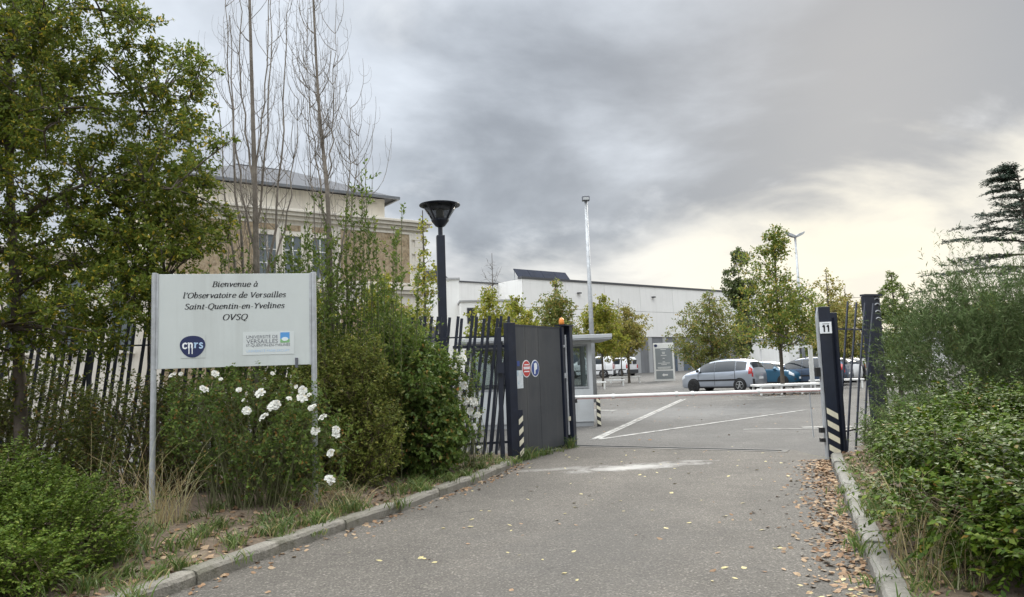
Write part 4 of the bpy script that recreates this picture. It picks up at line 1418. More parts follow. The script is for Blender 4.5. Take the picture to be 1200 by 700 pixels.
# low pale building beyond the parked cars
lb = thing('low_building', 'low pale flat-roofed building beyond the parked cars', 'building', (31, 84, .5), R(8))
box_part('wall', M['render_white'], lb, 0, 34, 0, 10, -.2, 3.6)
box_part('coping', M['stripe'], lb, -.2, 34.2, -.2, 10.2, 3.6, 3.85)
for i in range(9):
    w_ = box_part('window', M['coping'], lb, 1.4 + i * 3.6, 3.4 + i * 3.6, -.05, .0, 1.0, 2.6)
    box_part('pane', M['car_glass'], w_, 1.5 + i * 3.6, 3.3 + i * 3.6, -.07, -.052, 1.08, 2.52)

# ------------------------------------------------------------------ old stone building
M['stone'] = pmat('white_ashlar', (0.70, 0.655, 0.575), 0.85, 0.06, 0.8, 0.1, 10, second=(0.48, 0.45, 0.40), lo=0.52, hi=0.8, streak=(0.42, 0.39, 0.35))
M['pebble'] = pmat('brown_rubble_infill', (0.31, 0.235, 0.15), 0.95, 0.5, 7.0, 0.9, 7, second=(0.42, 0.34, 0.235), lo=0.45, hi=0.6)
M['slate'] = pmat('roof_slate', (0.075, 0.08, 0.092), 0.8, 0.16, 2.5, second=(0.10, 0.105, 0.118), lo=0.45, hi=0.75)
M['zinc'] = pmat('zinc_gutter', (0.16, 0.17, 0.185), 0.5, 0.1, 2.0, metal=0.4)
M['pane_dark'] = pmat('window_pane', (0.09, 0.115, 0.13), 0.08, 0.2, 2.0, coat=0.5)
ob = thing('stone_building', 'old white stone building with brown rubble panels and a slate hip roof', 'building', (-5.3, 45, 0), R(34.8))
XL = -15.0
box_part('wall', M['stone'], ob, XL, 0, .06, 11, 0, 10.2)
for (xa, xb) in ((-5.4, -1.0), (-14.6, -10.3)):
    box_part('rubble_panel', M['pebble'], ob, xa, xb, .02, .058, 6.98, 9.95)
    mb = MB()
    for p in ((xa - .14, xa, 6.84, 10.08), (xb, xb + .14, 6.84, 10.08)):
        mb.box(p[0], p[1], -.02, .058, p[2], p[3])
    mb.box(xa, xb, -.02, .058, 6.84, 6.98); mb.box(xa, xb, -.02, .058, 9.95, 10.08)
    mb.build('panel_frame', M['stone'], ob)
    box_part('rubble_panel', M['pebble'], ob, xa, xb, .02, .058, 1.2, 5.6)
# quoin blocks up the corner
q1 = MB().box(-.86, 0.015, -.03, .058, 0, .42).mesh('quoin'); q2 = MB().box(-.62, 0.015, -.03, .058, 0, .42).mesh('quoin')
for m_ in (q1, q2):
    m_.materials.append(M['stone'])
for i in range(22):
    link('quoin', q1 if i % 2 else q2, None, ob, (0, 0, .6 + i * .43), bevel=.008)
for (z0, z1, d) in ((10.2, 10.42, .14), (10.43, 10.62, .30), (10.63, 10.78, .42), (6.3, 6.5, .12), (6.51, 6.72, .22)):
    box_part('cornice' if z0 > 10 else 'string_course', M['stone'], ob, XL - d, d, -d, .059 if z0 < 10 else 11.1, z0, z1, bevel=.02)
for i, xc in enumerate((-6.6, -8.15, -9.55)):
    wd_ = empty('window', (0, 0, 0)); wd_.parent = ob
    box_part('surround', M['stone'], wd_, xc - .62, xc + .62, -.05, .058, 9.32, 9.55)
    for s in (-1, 1):
        box_part('surround', M['stone'], wd_, xc + s * .54 - .08, xc + s * .54 + .08, -.05, .058, 7.0, 9.31)
    box_part('sill', M['stone'], wd_, xc - .7, xc + .7, -.12, .058, 6.84, 6.99)
    box_part('pane', M['pane_dark'], wd_, xc - .46, xc + .46, .03, .057, 7.0, 9.31)
    mb = MB()
    mb.box(xc - .03, xc + .03, .01, .029, 7.0, 9.31)
    for z in (7.75, 8.5):
        mb.box(xc - .46, xc - .03, .01, .029, z, z + .05); mb.box(xc + .03, xc + .46, .01, .029, z, z + .05)
    mb.build('frame', M['render_white'], wd_)
    box_part('rubble_panel', M['pebble'], ob, xc - .45, xc + .45, .03, .058, 9.62, 9.95)
# attic storey set back, hip roof
box_part('attic_wall', M['stone'], ob, XL + 1.6, -1.9, 1.5, 9.6, 10.7, 12.35)
for i in range(7):
    x = XL + 2.0 + i * 1.58
    box_part('attic_panel', M['stone'], ob, x, x + 1.1, 1.44, 1.499, 11.15, 12.0, bevel=.01)
ex, ey0, ey1, ez = (XL + 1.0, -1.25), .9, 10.2, 12.42
rx0, rx1, ry, rz_ = XL + 5.2, -6.4, 5.5, 14.55
mb = MB().add([(ex[0], ey0, ez), (ex[1], ey0, ez), (ex[1], ey1, ez), (ex[0], ey1, ez), (rx0, ry, rz_), (rx1, ry, rz_)], [(0, 1, 5, 4), (1, 2, 5), (2, 3, 4, 5), (3, 0, 4), (3, 2, 1, 0)])
roof = mb.build('roof', M['slate'], ob)
box_part('gutter', M['zinc'], ob, ex[0] - .08, ex[1] + .08, ey0 - .12, ey0 + .02, ez - .14, ez + .02)
box_part('gutter', M['zinc'], ob, ex[1] - .02, ex[1] + .12, ey0 + .02, ey1, ez - .14, ez + .02)
MB().tube([(rx0, ry, rz_ + .03), (rx1, ry, rz_ + .0)], .05, 8).build('ridge', M['zinc'], roof)
# terrace rail at the right end
for i in range(5):
    MB().tube([(-1.3 + i * .33, 3 + i * 1.6, 10.75), (-1.3 + i * .33, 3 + i * 1.6, 11.6)], .02, 6).build('rail_post', M['zinc'], ob)
box_part('roof_hatch', M['coping'], ob, -1.4, -.3, 4.2, 8.0, 10.78, 11.7)
# plain wing further left
wg = thing('stone_wing', 'white wing with tall windows behind the big leafy tree', 'building', (-17.6, 36.4, 0), R(34.8))
box_part('wall', M['stone'], wg, -9, -.2, 1.2, 9, 0, 7.9)
box_part('cornice', M['stone'], wg, -9.2, 0, 1.0, 9.1, 7.9, 8.2)
for i in range(4):
    w_ = box_part('window', M['pane_dark'], wg, -8.2 + i * 2.1, -7.2 + i * 2.1, 1.14, 1.19, 3.2, 6.6)
    box_part('sill', M['stone'], w_, -8.35 + i * 2.1, -7.05 + i * 2.1, 1.0, 1.2, 3.0, 3.18)

# ------------------------------------------------------------------ vegetation helpers
def unit(v):
    return v / (np.linalg.norm(v, axis=-1, keepdims=True) + 1e-9)


def bezier(A, B, C_, k):
    t = np.linspace(0, 1, k)[None, :, None]
    return (1 - t) ** 2 * A[:, None] + 2 * t * (1 - t) * B[:, None] + t * t * C_[:, None]


def tubes(P, Rr, n=4):
    """P (m,k,3) centre lines, Rr (m,k) radii -> V, F"""
    m, k = P.shape[:2]
    T = unit(np.gradient(P, axis=1))
    ref = np.where(np.abs(T[..., 2:3]) < 0.85, np.array([0, 0, 1.0]), np.array([1.0, 0, 0]))
    S = unit(np.cross(T, ref))
    B = np.cross(T, S)
    a = np.arange(n) * 2 * math.pi / n
    V = P[:, :, None] + Rr[:, :, None, None] * (np.cos(a)[None, None, :, None] * S[:, :, None] + np.sin(a)[None, None, :, None] * B[:, :, None])
    base = (np.arange(m)[:, None, None] * k + np.arange(k - 1)[None, :, None]) * n
    j = np.arange(n)[None, None, :]
    j2 = (j + 1) % n
    F = np.stack([base + j, base + j2, base + n + j2, base + n + j], -1).reshape(-1, 4)
    return V.reshape(-1, 3), F


def ribbons(P, W, r):
    """flat blades: P (m,k,3), W (m,k)"""
    m, k = P.shape[:2]
    T = unit(np.gradient(P, axis=1))
    a = r.uniform(0, 6.28, m)
    side = np.stack([np.cos(a), np.sin(a), np.zeros(m)], 1)[:, None]
    S = unit(side - (side * T).sum(-1, keepdims=True) * T)
    V = np.stack([P - S * W[..., None] / 2, P + S * W[..., None] / 2], 2)
    base = (np.arange(m)[:, None] * k + np.arange(k - 1)[None]) * 2
    F = np.stack([base, base + 1, base + 3, base + 2], -1).reshape(-1, 4)
    return V.reshape(-1, 3), F


def join(parts):
    Vs, Fs, o = [], [], 0
    for V, F in parts:
        Vs.append(V); Fs.append(F + o); o += len(V)
    return np.concatenate(Vs), np.concatenate(Fs)


def leaf_mesh(name, P, D_, Nn, L, W, hexa=False, droop=0.12):
    """pointed leaves from base P along D_, face normal near Nn"""
    D_ = unit(D_)
    S = unit(np.cross(D_, Nn))
    U = np.cross(S, D_)
    L, W = L[:, None], W[:, None]
    mid = lambda t, w, z: P + D_ * L * t + S * W * w + U * L * z
    if hexa:
        V = np.stack([P, mid(.28, .42, .05), mid(.66, .38, .02), mid(1, 0, -droop), mid(.66, -.38, .02), mid(.28, -.42, .05)], 1)
        F = np.array([[0, 1, 2, 3], [0, 3, 4, 5]])
        n = 6
    else:
        V = np.stack([P, mid(.45, .5, .05), mid(1, 0, -droop), mid(.45, -.5, .05)], 1)
        F = np.array([[0, 1, 2, 3]])
        n = 4
    m = len(P)
    FF = (np.arange(m)[:, None, None] * n + F[None]).reshape(-1, 4)
    return fast_mesh(name, V.reshape(-1, 3), FF)


def on_curves(r, P, per, t0=0.25, t1=1.0, spread=0.9, jit=0.0, up=0.5, pairs=False):
    """points along curves with outward leaf directions"""
    m, k = P.shape[:2]
    t = r.uniform(t0, t1, (m, per)) if not pairs else np.broadcast_to(np.linspace(t0, t1, per)[None], (m, per))
    f = t * (k - 1)
    i = np.minimum(f.astype(int), k - 2)
    fr = (f - i)[..., None]
    rows = np.arange(m)[:, None]
    a, b_ = P[rows, i], P[rows, i + 1]
    pos = (a + (b_ - a) * fr).reshape(-1, 3)
    tan = unit(b_ - a).reshape(-1, 3)
    n = len(pos)
    rd = unit(r.normal(size=(n, 3)))
    out = unit(rd - (rd * tan).sum(1, keepdims=True) * tan)
    if pairs:     # two ranks, left and right of the shoot
        side = unit(np.cross(tan, np.array([0, 0, 1.0])) + 1e-6)
        sg_ = np.where(np.arange(n) % 2, 1.0, -1.0)[:, None]
        out = unit(side * sg_ + .35 * rd)
    D_ = unit(tan * (1 - spread * .5) + out * spread + np.array([0, 0, -.12]))
    Nn = unit(np.array([0, 0, 1.0]) * up + r.normal(size=(n, 3)) * (1 - up) + 1e-6)
    if jit:
        pos = pos + r.normal(size=(n, 3)) * jit
    return pos, D_, Nn


def in_lumps(r, lumps, n, shell=0.55):
    """points in a union of ellipsoids, more of them towards the outside"""
    w = np.array([l[3] * l[4] * l[5] for l in lumps]) ** .75
    idx = r.choice(len(lumps), n, p=w / w.sum())
    L = np.array(lumps)[idx]
    d = unit(r.normal(size=(n, 3)))
    rad = (shell ** 3 + (1 - shell ** 3) * r.random(n)) ** (1 / 3)
    return L[:, :3] + d * L[:, 3:6] * rad[:, None]


def attach(nodes, targets, lift=0.9):
    d = targets[:, None] - nodes[None]
    cost = np.linalg.norm(d, axis=2) + lift * np.maximum(0, -d[..., 2])
    return nodes[cost.argmin(1)]


def twig_curves(r, A, Bp, k, sag=0.18):
    ln = np.linalg.norm(Bp - A, axis=1, keepdims=True)
    mid = (A + Bp) / 2 + np.array([0, 0, 1.0]) * ln * sag * -0.3 + r.normal(size=A.shape) * ln * .09 + np.array([0, 0, .0])
    return bezier(A, mid, Bp, k)


def subset_far(r, P, T, lo, hi):
    return P


def tree(name, label, loc, trunk, tr, lumps, n1, n2, n3, per, LW, mats, seed, cat='tree', group=None, hexa=False, twig_max=0.9, t0=0.2, up=0.45, shell=0.5, jit=0.02):
    """trunk: polyline relative to loc; lumps: crown ellipsoids relative to loc"""
    r = np.random.default_rng(seed)
    root = thing(name, label, cat, loc, 0, group)
    Tk = smooth_line3(trunk, 5)
    Rt = np.interp(np.linspace(0, 1, len(Tk)), [0, .06, 1], [tr * 1.35, tr, tr * .28])
    V, F = tubes(Tk[None], Rt[None], 9)
    link('trunk', fast_mesh('trunk', V, F), mats[0], root, smooth=True)
    nodes0 = Tk[int(len(Tk) * .28):]
    t1 = in_lumps(r, lumps, n1, .3)
    A1 = attach(nodes0, t1, 1.2)
    P1 = twig_curves(r, A1, t1, 7, -.5)
    nodes1 = np.concatenate([P1[:, 2:].reshape(-1, 3), nodes0[-4:]])
    t2 = in_lumps(r, lumps, n2, .35)
    A2 = attach(nodes1, t2, .8)
    P2 = twig_curves(r, A2, t2, 6, -.3)
    nodes2 = np.concatenate([P2[:, 2:].reshape(-1, 3), P1[:, 4:].reshape(-1, 3)])
    t3 = in_lumps(r, lumps, n3, shell)
    A3 = attach(nodes2, t3, .4)
    d3 = t3 - A3
    ln = np.linalg.norm(d3, axis=1, keepdims=True)
    t3 = A3 + d3 * np.minimum(1, twig_max / (ln + 1e-6))
    P3 = twig_curves(r, A3, t3, 5, .1)
    k1 = np.linspace(1, .35, 7)[None] * tr * .30 * np.ones((n1, 1))
    k2 = np.linspace(1, .4, 6)[None] * tr * .17 * np.ones((n2, 1))
    k3 = np.linspace(1, .3, 5)[None] * max(tr * .06, .003) * np.ones((n3, 1))
    V, F = join([tubes(P1, k1, 5), tubes(P2[:, [0, 2, 3, 5]], k2[:, [0, 2, 3, 5]], 3), tubes(P3[::2, ::2], k3[::2, ::2], 3)] if per else [tubes(P1, k1, 5), tubes(P2, k2, 4), tubes(P3, k3, 3)])
    tag(link('branches', fast_mesh('branches', V, F), mats[0], root, smooth=True), kind='stuff')
    if per:
        pos, D_, Nn = on_curves(r, P3, per, t0, 1.0, .85, jit, up)
        n = len(pos)
        s = r.uniform(.7, 1.25, n)
        tag(link('crown', leaf_mesh('crown', pos, D_, Nn, LW[0] * s, LW[1] * s * r.uniform(.85, 1.15, n), hexa), mats[1], root), kind='stuff')
    return root


def smooth_line3(p, k):
    P = np.array(p, float)
    Q = np.vstack([2 * P[0] - P[1], P, 2 * P[-1] - P[-2]])
    out = []
    for i in range(len(P) - 1):
        a, b_, c, d = Q[i:i + 4]
        for t in np.arange(k) / k:
            out.append(.5 * (2 * b_ + (c - a) * t + (2 * a - 5 * b_ + 4 * c - d) * t * t + (3 * b_ - a - 3 * c + d) * t ** 3))
    return np.array(out + [P[-1]])


def shrub(name, label, loc, lumps, n_stem, n_shoot, shoot_len, per, LW, mats, seed, cat='shrub', pairs=False, outward=.8, rise=.5, base_r=.4, hexa=False, up=.5, t0=.1, stem_r=.009, spread=.9, group=None, shell=.72):
    """stems fan out of the ground into the lumps; leafy shoots cover the lumps' outer shell"""
    r = np.random.default_rng(seed)
    root = thing(name, label, cat, loc, 0, group)
    c = np.array(lumps)[:, :3].mean(0)
    ext = np.array(lumps)[:, 3:5].max(0)
    tips = in_lumps(r, lumps, n_stem, .3)
    tips[:, 2] = np.maximum(tips[:, 2], .12)
    base = np.stack([c[0] * .6 + tips[:, 0] * .35 + r.normal(size=n_stem) * base_r * .3, c[1] * .6 + tips[:, 1] * .35 + r.normal(size=n_stem) * base_r * .3, np.full(n_stem, -.08)], 1)
    mid = np.stack([base[:, 0] * .7 + tips[:, 0] * .3, base[:, 1] * .7 + tips[:, 1] * .3, tips[:, 2] * .65], 1)
    P1 = bezier(base, mid, tips, 6)
    st = in_lumps(r, lumps, n_shoot, shell)
    st = st[st[:, 2] > .03]
    n = len(st)
    nodes = P1[:, 2:].reshape(-1, 3)
    src = np.concatenate([attach(nodes, st[i:i + 3000], .3) for i in range(0, n, 3000)])
    L = np.array(lumps)
    ci = np.argmin(np.linalg.norm((st[:, None] - L[None, :, :3]) / L[None, :, 3:6], axis=2), 1)
    out = unit((st - L[ci, :3]) / L[ci, 3:6] + 1e-6)
    ln = shoot_len * r.uniform(.45, 1.25, (n, 1)) * np.where(r.random((n, 1)) < .07, 1.9, 1.0)
    d = unit(out * outward + np.array([0, 0, rise]) + r.normal(size=(n, 3)) * .35)
    A = st - d * ln * .5
    Bp = st + d * ln * .5
    Mid = (A + Bp) / 2 + r.normal(size=(n, 3)) * ln * .12 + np.array([0, 0, .10]) * ln
    P2 = bezier(A, Mid, Bp, 5)
    keep = r.random(n) < min(1.0, 900 / n)
    Pc = bezier(src[keep], (src[keep] + A[keep]) / 2 - np.array([0, 0, .03]), A[keep], 4)
    parts = [tubes(P1, np.linspace(1, .35, 6)[None] * stem_r * r.uniform(.7, 1.3, (n_stem, 1)), 5), tubes(P2[::2, ::2], np.linspace(1, .3, 3)[None] * np.full((len(P2[::2]), 1), stem_r * .24), 3), tubes(Pc[:, [0, 2, 3]], np.full((keep.sum(), 3), stem_r * .3), 3)]
    V, F = join(parts)
    tag(link('stems', fast_mesh('stems', V, F), mats[0], root, smooth=True), kind='stuff')
    pos, D_, Nn = on_curves(r, P2, per, t0, 1.0, spread, 0.0, up, pairs)
    m = len(pos)
    s = r.uniform(.7, 1.25, m)
    tag(link('foliage', leaf_mesh('foliage', pos, D_, Nn, LW[0] * s, LW[1] * s, hexa), mats[1], root), kind='stuff')
    return root


def tuft(name, label, loc, n, h, lean, width, mat, seed, rad=.12, cat='grass', k=6, group=None):
    r = np.random.default_rng(seed)
    a = r.uniform(0, 6.28, n)
    rr = rad * np.sqrt(r.random(n))
    base = np.stack([rr * np.cos(a), rr * np.sin(a), np.full(n, -.03)], 1)
    b = r.uniform(0, 6.28, n)
    hh = h * r.uniform(.35, 1.1, n)
    ll = hh * lean * r.uniform(.2, 1.2, n)
    tip = base + np.stack([np.cos(b) * ll, np.sin(b) * ll, hh * r.uniform(.6, 1, n)], 1)
    mid = base + np.stack([np.cos(b) * ll * .25, np.sin(b) * ll * .25, hh * .75], 1)
    P = bezier(base, mid, tip, k)
    W = np.linspace(1, .25, k)[None] * width * r.uniform(.6, 1.3, (n, 1))
    V, F = ribbons(P, W, r)
    return tag(link(name, fast_mesh(name, V, F), mat, None, loc), label, cat, group)


# ------------------------------------------------------------------ foliage materials
M['bark'] = pmat('grey_brown_bark', (0.085, 0.07, 0.055), 0.9, 0.3, 6.0, 0.6, 30)
M['bark_pale'] = pmat('pale_grey_bark', (0.24, 0.21, 0.18), 0.9, 0.3, 5.0, 0.5, 25, second=(0.13, 0.11, 0.09))
M['twig'] = pmat('brown_twig', (0.10, 0.075, 0.045), 0.9, 0.3, 8.0)
M['green_stem'] = pmat('green_brown_stem', (0.10, 0.105, 0.045), 0.85, 0.3, 8.0)
LM = {
    'tree': leaf_mat('dark_olive_leaf', [(0.0, (0.076, 0.114, 0.018)), (.35, (0.114, 0.161, 0.024)), (.7, (0.158, 0.195, 0.030)), (.93, (0.215, 0.224, 0.036)), (.965, (0.500, 0.366, 0.045)), (1, (0.500, 0.436, 0.060))], 0.42, 0.5, 0.2),
    'sucker': leaf_mat('poplar_shoot_leaf', [(0, (0.078, 0.128, 0.027)), (.5, (0.120, 0.176, 0.036)), (.85, (0.176, 0.228, 0.048)), (1, (0.248, 0.268, 0.060))], 0.42, 0.5, 0.2),
    'olive': leaf_mat('olive_shrub_leaf', [(0, (0.100, 0.132, 0.027)), (.5, (0.155, 0.186, 0.039)), (.85, (0.209, 0.230, 0.051)), (1, (0.309, 0.273, 0.075))], 0.42, 0.5, 0.2),
    'dark': leaf_mat('dark_hedge_leaf', [(0, (0.064, 0.108, 0.025)), (.5, (0.098, 0.151, 0.032)), (.85, (0.146, 0.206, 0.047)), (.95, (0.220, 0.216, 0.054)), (1, (0.365, 0.194, 0.064))], 0.38, 0.45, 0.25),
    'rose': leaf_mat('rose_leaf', [(0, (0.072, 0.118, 0.027)), (.5, (0.114, 0.175, 0.039)), (.88, (0.169, 0.228, 0.051)), (1, (0.277, 0.133, 0.045))], 0.42, 0.5, 0.2),
    'box': leaf_mat('bright_box_leaf', [(0, (0.044, 0.078, 0.009)), (.5, (0.074, 0.120, 0.014)), (.85, (0.108, 0.152, 0.021)), (1, (0.173, 0.203, 0.043))], 0.25, 0.55, 0.15),
    'under': leaf_mat('undergrowth_leaf', [(0, (0.074, 0.103, 0.023)), (.5, (0.116, 0.146, 0.033)), (.9, (0.173, 0.183, 0.046)), (1, (0.277, 0.161, 0.050))], 0.42, 0.5, 0.2),
    'willow': leaf_mat('willow_leaf', [(0, (0.060, 0.096, 0.032)), (.5, (0.088, 0.130, 0.047)), (1, (0.133, 0.175, 0.070))], 0.25, 0.6, 0.15),
    'fine': leaf_mat('grey_green_leaf', [(0, (0.083, 0.135, 0.039)), (.5, (0.121, 0.182, 0.057)), (1, (0.190, 0.241, 0.075))], 0.25, 0.6, 0.15),
    'hedge': leaf_mat('honeysuckle_leaf', [(0, (0.032, 0.065, 0.006)), (.5, (0.055, 0.095, 0.008)), (.8, (0.085, 0.129, 0.013)), (.97, (0.119, 0.152, 0.018)), (1, (0.218, 0.114, 0.029))], 0.22, 0.55, 0.15),
    'maple': leaf_mat('maple_leaf', [(0, (0.094, 0.145, 0.027)), (.5, (0.154, 0.206, 0.039)), (.82, (0.248, 0.269, 0.051)), (1, (0.455, 0.311, 0.075))], 0.42, 0.5, 0.2),
    'lime': leaf_mat('yellow_green_leaf', [(0, (0.164, 0.202, 0.028)), (.5, (0.254, 0.275, 0.041)), (.85, (0.345, 0.323, 0.058)), (1, (0.460, 0.355, 0.076))], 0.42, 0.5, 0.2),
    'rust': leaf_mat('rusty_green_leaf', [(0, (0.112, 0.140, 0.040)), (.4, (0.160, 0.211, 0.050)), (.7, (0.244, 0.247, 0.066)), (1, (0.338, 0.235, 0.075))], 0.42, 0.5, 0.2),
    'yellow': leaf_mat('sparse_yellow_leaf', [(0, (0.180, 0.198, 0.045)), (.5, (0.285, 0.272, 0.075)), (1, (0.375, 0.281, 0.090))], 0.42, 0.5, 0.2),
    'poplar': leaf_mat('poplar_leaf', [(0, (0.068, 0.098, 0.033)), (.6, (0.105, 0.135, 0.045)), (1, (0.165, 0.180, 0.068))], .3),
    'cedar': leaf_mat('cedar_needles', [(0, (0.033, 0.060, 0.045)), (.6, (0.051, 0.083, 0.057)), (1, (0.075, 0.105, 0.068))], .15),
    'thuja': leaf_mat('thuja_spray', [(0, (0.105, 0.150, 0.033)), (.5, (0.150, 0.203, 0.045)), (1, (0.225, 0.255, 0.075))], .3),
    'straw': leaf_mat('straw_blade', [(0, (0.330, 0.240, 0.120)), (.5, (0.450, 0.375, 0.195)), (.85, (0.450, 0.450, 0.285)), (1, (0.240, 0.225, 0.075))], .25, .7, .2),
    'grass': leaf_mat('grass_blade', [(0, (0.075, 0.128, 0.030)), (.6, (0.120, 0.180, 0.045)), (.9, (0.195, 0.210, 0.075)), (1, (0.375, 0.300, 0.150))], .3),
}
M['petal'] = leaf_mat('white_petal', [(0, (.70, .70, .655)), (.7, (.78, .78, .74)), (.93, (.72, .66, .52)), (1, (.5, .38, .22))], .25, .6, .2)

def bumpy(lumps, n, seed, s0, s1):
    """adds small uneven bulges over the outside of the lumps"""
    r = np.random.default_rng(seed)
    out = list(lumps)
    for _ in range(n):
        L = lumps[r.integers(0, len(lumps))]
        d = unit(r.normal(size=3)); d[2] = abs(d[2])
        k = r.uniform(.8, 1.12)
        s = r.uniform(s0, s1)
        out.append((L[0] + d[0] * L[3] * k, L[1] + d[1] * L[4] * k, L[2] + d[2] * L[5] * k, s, s, s * r.uniform(.5, .9)))
    return out


# ------------------------------------------------------------------ left side, from the camera outwards
shrub('box_bush', 'bright green small-leaved bush spreading at the verge corner', (-4.2, 5.95, .1),
      bumpy([(0, 0, .30, 1.15, 1.0, .44), (.5, -.25, .26, .66, .7, .36), (-.7, .1, .44, .9, .8, .44), (.1, .25, .45, .65, .6, .34), (.0, -.55, .22, 1.1, .55, .28)], 30, 1, .10, .24), 60, 3900, .26, 22, (.032, .017), (M['twig'], LM['box']), 31, pairs=True, outward=.9, rise=.45, up=.6, stem_r=.008, shell=.68)

rb = np.random.default_rng(40)
BIG_LUMPS = [(-1.0, .2, 4.4, 1.7, 1.4, 2.6), (.3, .1, 3.6, 1.2, 1.1, 1.9)]
for _ in range(70):                                   # uneven boughs filling the crown's outline
    zz = rb.uniform(1.7, 6.6)
    reach = np.interp(zz, [1.6, 2.3, 3.2, 4.2, 5.2, 5.9, 6.6], [1.3, 1.8, 2.05, 2.2, 1.95, 1.2, .2])
    xx = reach - (reach + 2.6) * rb.random() ** 1.25
    s_ = rb.uniform(.40, .85)
    BIG_LUMPS.append((xx, rb.uniform(-.7, .7), zz, s_, s_ * .9, s_ * rb.uniform(.7, 1.0)))
BIG_LUMPS += [(1.85, -.1, 5.75, .14, .14, .55), (2.3, -.1, 5.2, .2, .15, .38), (1.35, 0, 6.0, .25, .2, .5), (2.5, -.2, 4.4, .3, .25, .25), (2.45, -.1, 3.3, .35, .3, .3), (.9, -.1, 1.9, .6, .5, .4), (-.4, -.2, 1.7, .9, .5, .5)]
tree('leafy_tree', 'big dark green leafy tree with scattered yellow leaves by the welcome sign', (-6.05, 8.9, .12),
     [(0.1, 0, -.1), (.15, .0, .9), (.05, .05, 2.0), (-.1, .1, 3.4), (-.2, .1, 5.2), (-.1, .1, 7.2)], .085,
     BIG_LUMPS,
     40, 620, 9000, 19, (.058, .027), (M['bark'], LM['tree']), 41, twig_max=.75, up=.35, shell=.45)

shrub('undergrowth_shrub', 'dark tangled shrub under the big leafy tree', (-6.2, 9.3, .1),
      [(0, 0, .8, 1.3, .8, .85), (-1.3, .1, .8, 1.2, .8, .8)], 90, 1500, .42, 20, (.05, .026), (M['twig'], LM['under']), 51, rise=.7, outward=.6, shell=.4)
shrub('undergrowth_shrub', 'dark brown-stemmed thicket between the big tree and the sign post', (-4.6, 9.2, .1),
      [(0, 0, .75, .95, .7, .80), (.5, .3, .7, .7, .6, .8)], 110, 1100, .45, 18, (.046, .024), (M['twig'], LM['under']), 52, rise=.9, outward=.5, shell=.35)
shrub('undergrowth_shrub', 'dense dark thicket behind the welcome sign', (-3.0, 9.95, .1),
      [(0, 0, .72, .95, .55, .80), (.8, .1, .8, .7, .5, .9)], 110, 1500, .42, 18, (.046, .024), (M['twig'], LM['under']), 53, rise=.8, outward=.5, shell=.35)


# rose bush: arching canes, leaflets, white blooms
def rose_bloom_mesh(seed):
    r = np.random.default_rng(seed)
    mb = MB()
    for ring, (n, rad, tilt, sz) in enumerate(((5, .004, .25, .5), (5, .016, .7, .72), (6, .028, 1.15, .85), (6, .034, 1.5, .9))):
        for i in range(n):
            a = 6.283 * i / n + ring * .5 + r.uniform(-.2, .2)
            d, s = np.array([math.cos(a), math.sin(a), 0]), np.array([-math.sin(a), math.cos(a), 0])
            tl = tilt + r.uniform(-.15, .15)
            ax = d * math.sin(tl) + np.array([0, 0, 1]) * math.cos(tl)
            nrm = d * math.cos(tl) - np.array([0, 0, 1]) * math.sin(tl)
            V = []
            for v, wv in ((0, .35), (.5, 1.0), (1.0, .7)):
                for u in (-1, 0, 1):
                    p = d * rad * .5 + ax * v * .042 * sz + s * u * wv * .021 * sz - nrm * (u * u * .006) + nrm * (v * v * .012)
                    V.append(p + r.normal(size=3) * .0012)
            mb.add(V, [(0, 1, 4, 3), (1, 2, 5, 4), (3, 4, 7, 6), (4, 5, 8, 7)])
    me = bpy.data.meshes.new('rose_bloom'); me.from_pydata(mb.v, [], mb.f); me.update()
    me.materials.append(M['petal'])
    return me


blooms = [rose_bloom_mesh(s) for s in range(5)]
rr_ = random.Random(77)


def add_blooms(root, spots, s0=1.0):
    o0 = Vector(root.location)
    for (x, y, z) in spots:
        o = bpy.data.objects.new('rose_bloom', rr_.choice(blooms))
        COL.objects.link(o)
        o.parent = root
        o.location = Vector((x, y, z)) - o0
        o.rotation_euler = (rr_.uniform(.5, 1.3), rr_.uniform(-.4, .4), rr_.uniform(-.9, .9))
        k = s0 * rr_.choice([.5, .7, .85, .95, 1.05, 1.15, 1.3])
        o.scale = (k, k, k)


rose = shrub('rose_bush', 'rose bush with white double blooms growing around the sign posts', (-2.9, 8.15, .1),
             [(0, 0, .95, .85, .42, .62), (.7, -.05, .75, .42, .38, .62), (-.65, .1, 1.0, .4, .35, .55), (.2, 0, .5, .7, .4, .4)], 150, 800, .26, 11, (.042, .026), (M['green_stem'], LM['rose']), 61, cat='rose bush', rise=.7, outward=.6, shell=.35, stem_r=.006)
spots_r = [(-3.1, 7.72, 1.56), (-2.92, 7.75, 1.44), (-2.58, 7.8, 1.6), (-2.53, 7.72, 1.27), (-2.64, 7.7, 1.15), (-2.87, 7.74, 1.33), (-2.82, 7.7, 1.22), (-2.39, 7.75, 1.33), (-2.33, 7.8, 1.45), (-2.26, 7.8, 1.41), (-2.26, 7.78, 1.33), (-2.16, 7.75, 1.22),
           (-1.91, 7.8, 0.93), (-1.98, 7.82, 0.42), (-1.97, 7.8, 0.74), (-2.13, 7.8, 0.98), (-3.65, 7.8, 1.62), (-3.56, 7.8, 1.63), (-3.31, 7.8, 1.46), (-2.55, 7.72, 1.25), (-2.50, 7.7, 1.29), (-2.13, 7.74, 1.24), (-1.98, 7.8, .47), (-1.91, 7.8, .98)]
spots_r += [(-3.2, 7.82, 1.62), (-2.7, 7.76, 1.40), (-2.05, 7.8, 1.12), (-2.2, 7.82, 1.36)]
add_blooms(rose, [(x * .985, y, 1.55 + (z - 1.55) * .98) for x, y, z in spots_r], .85)

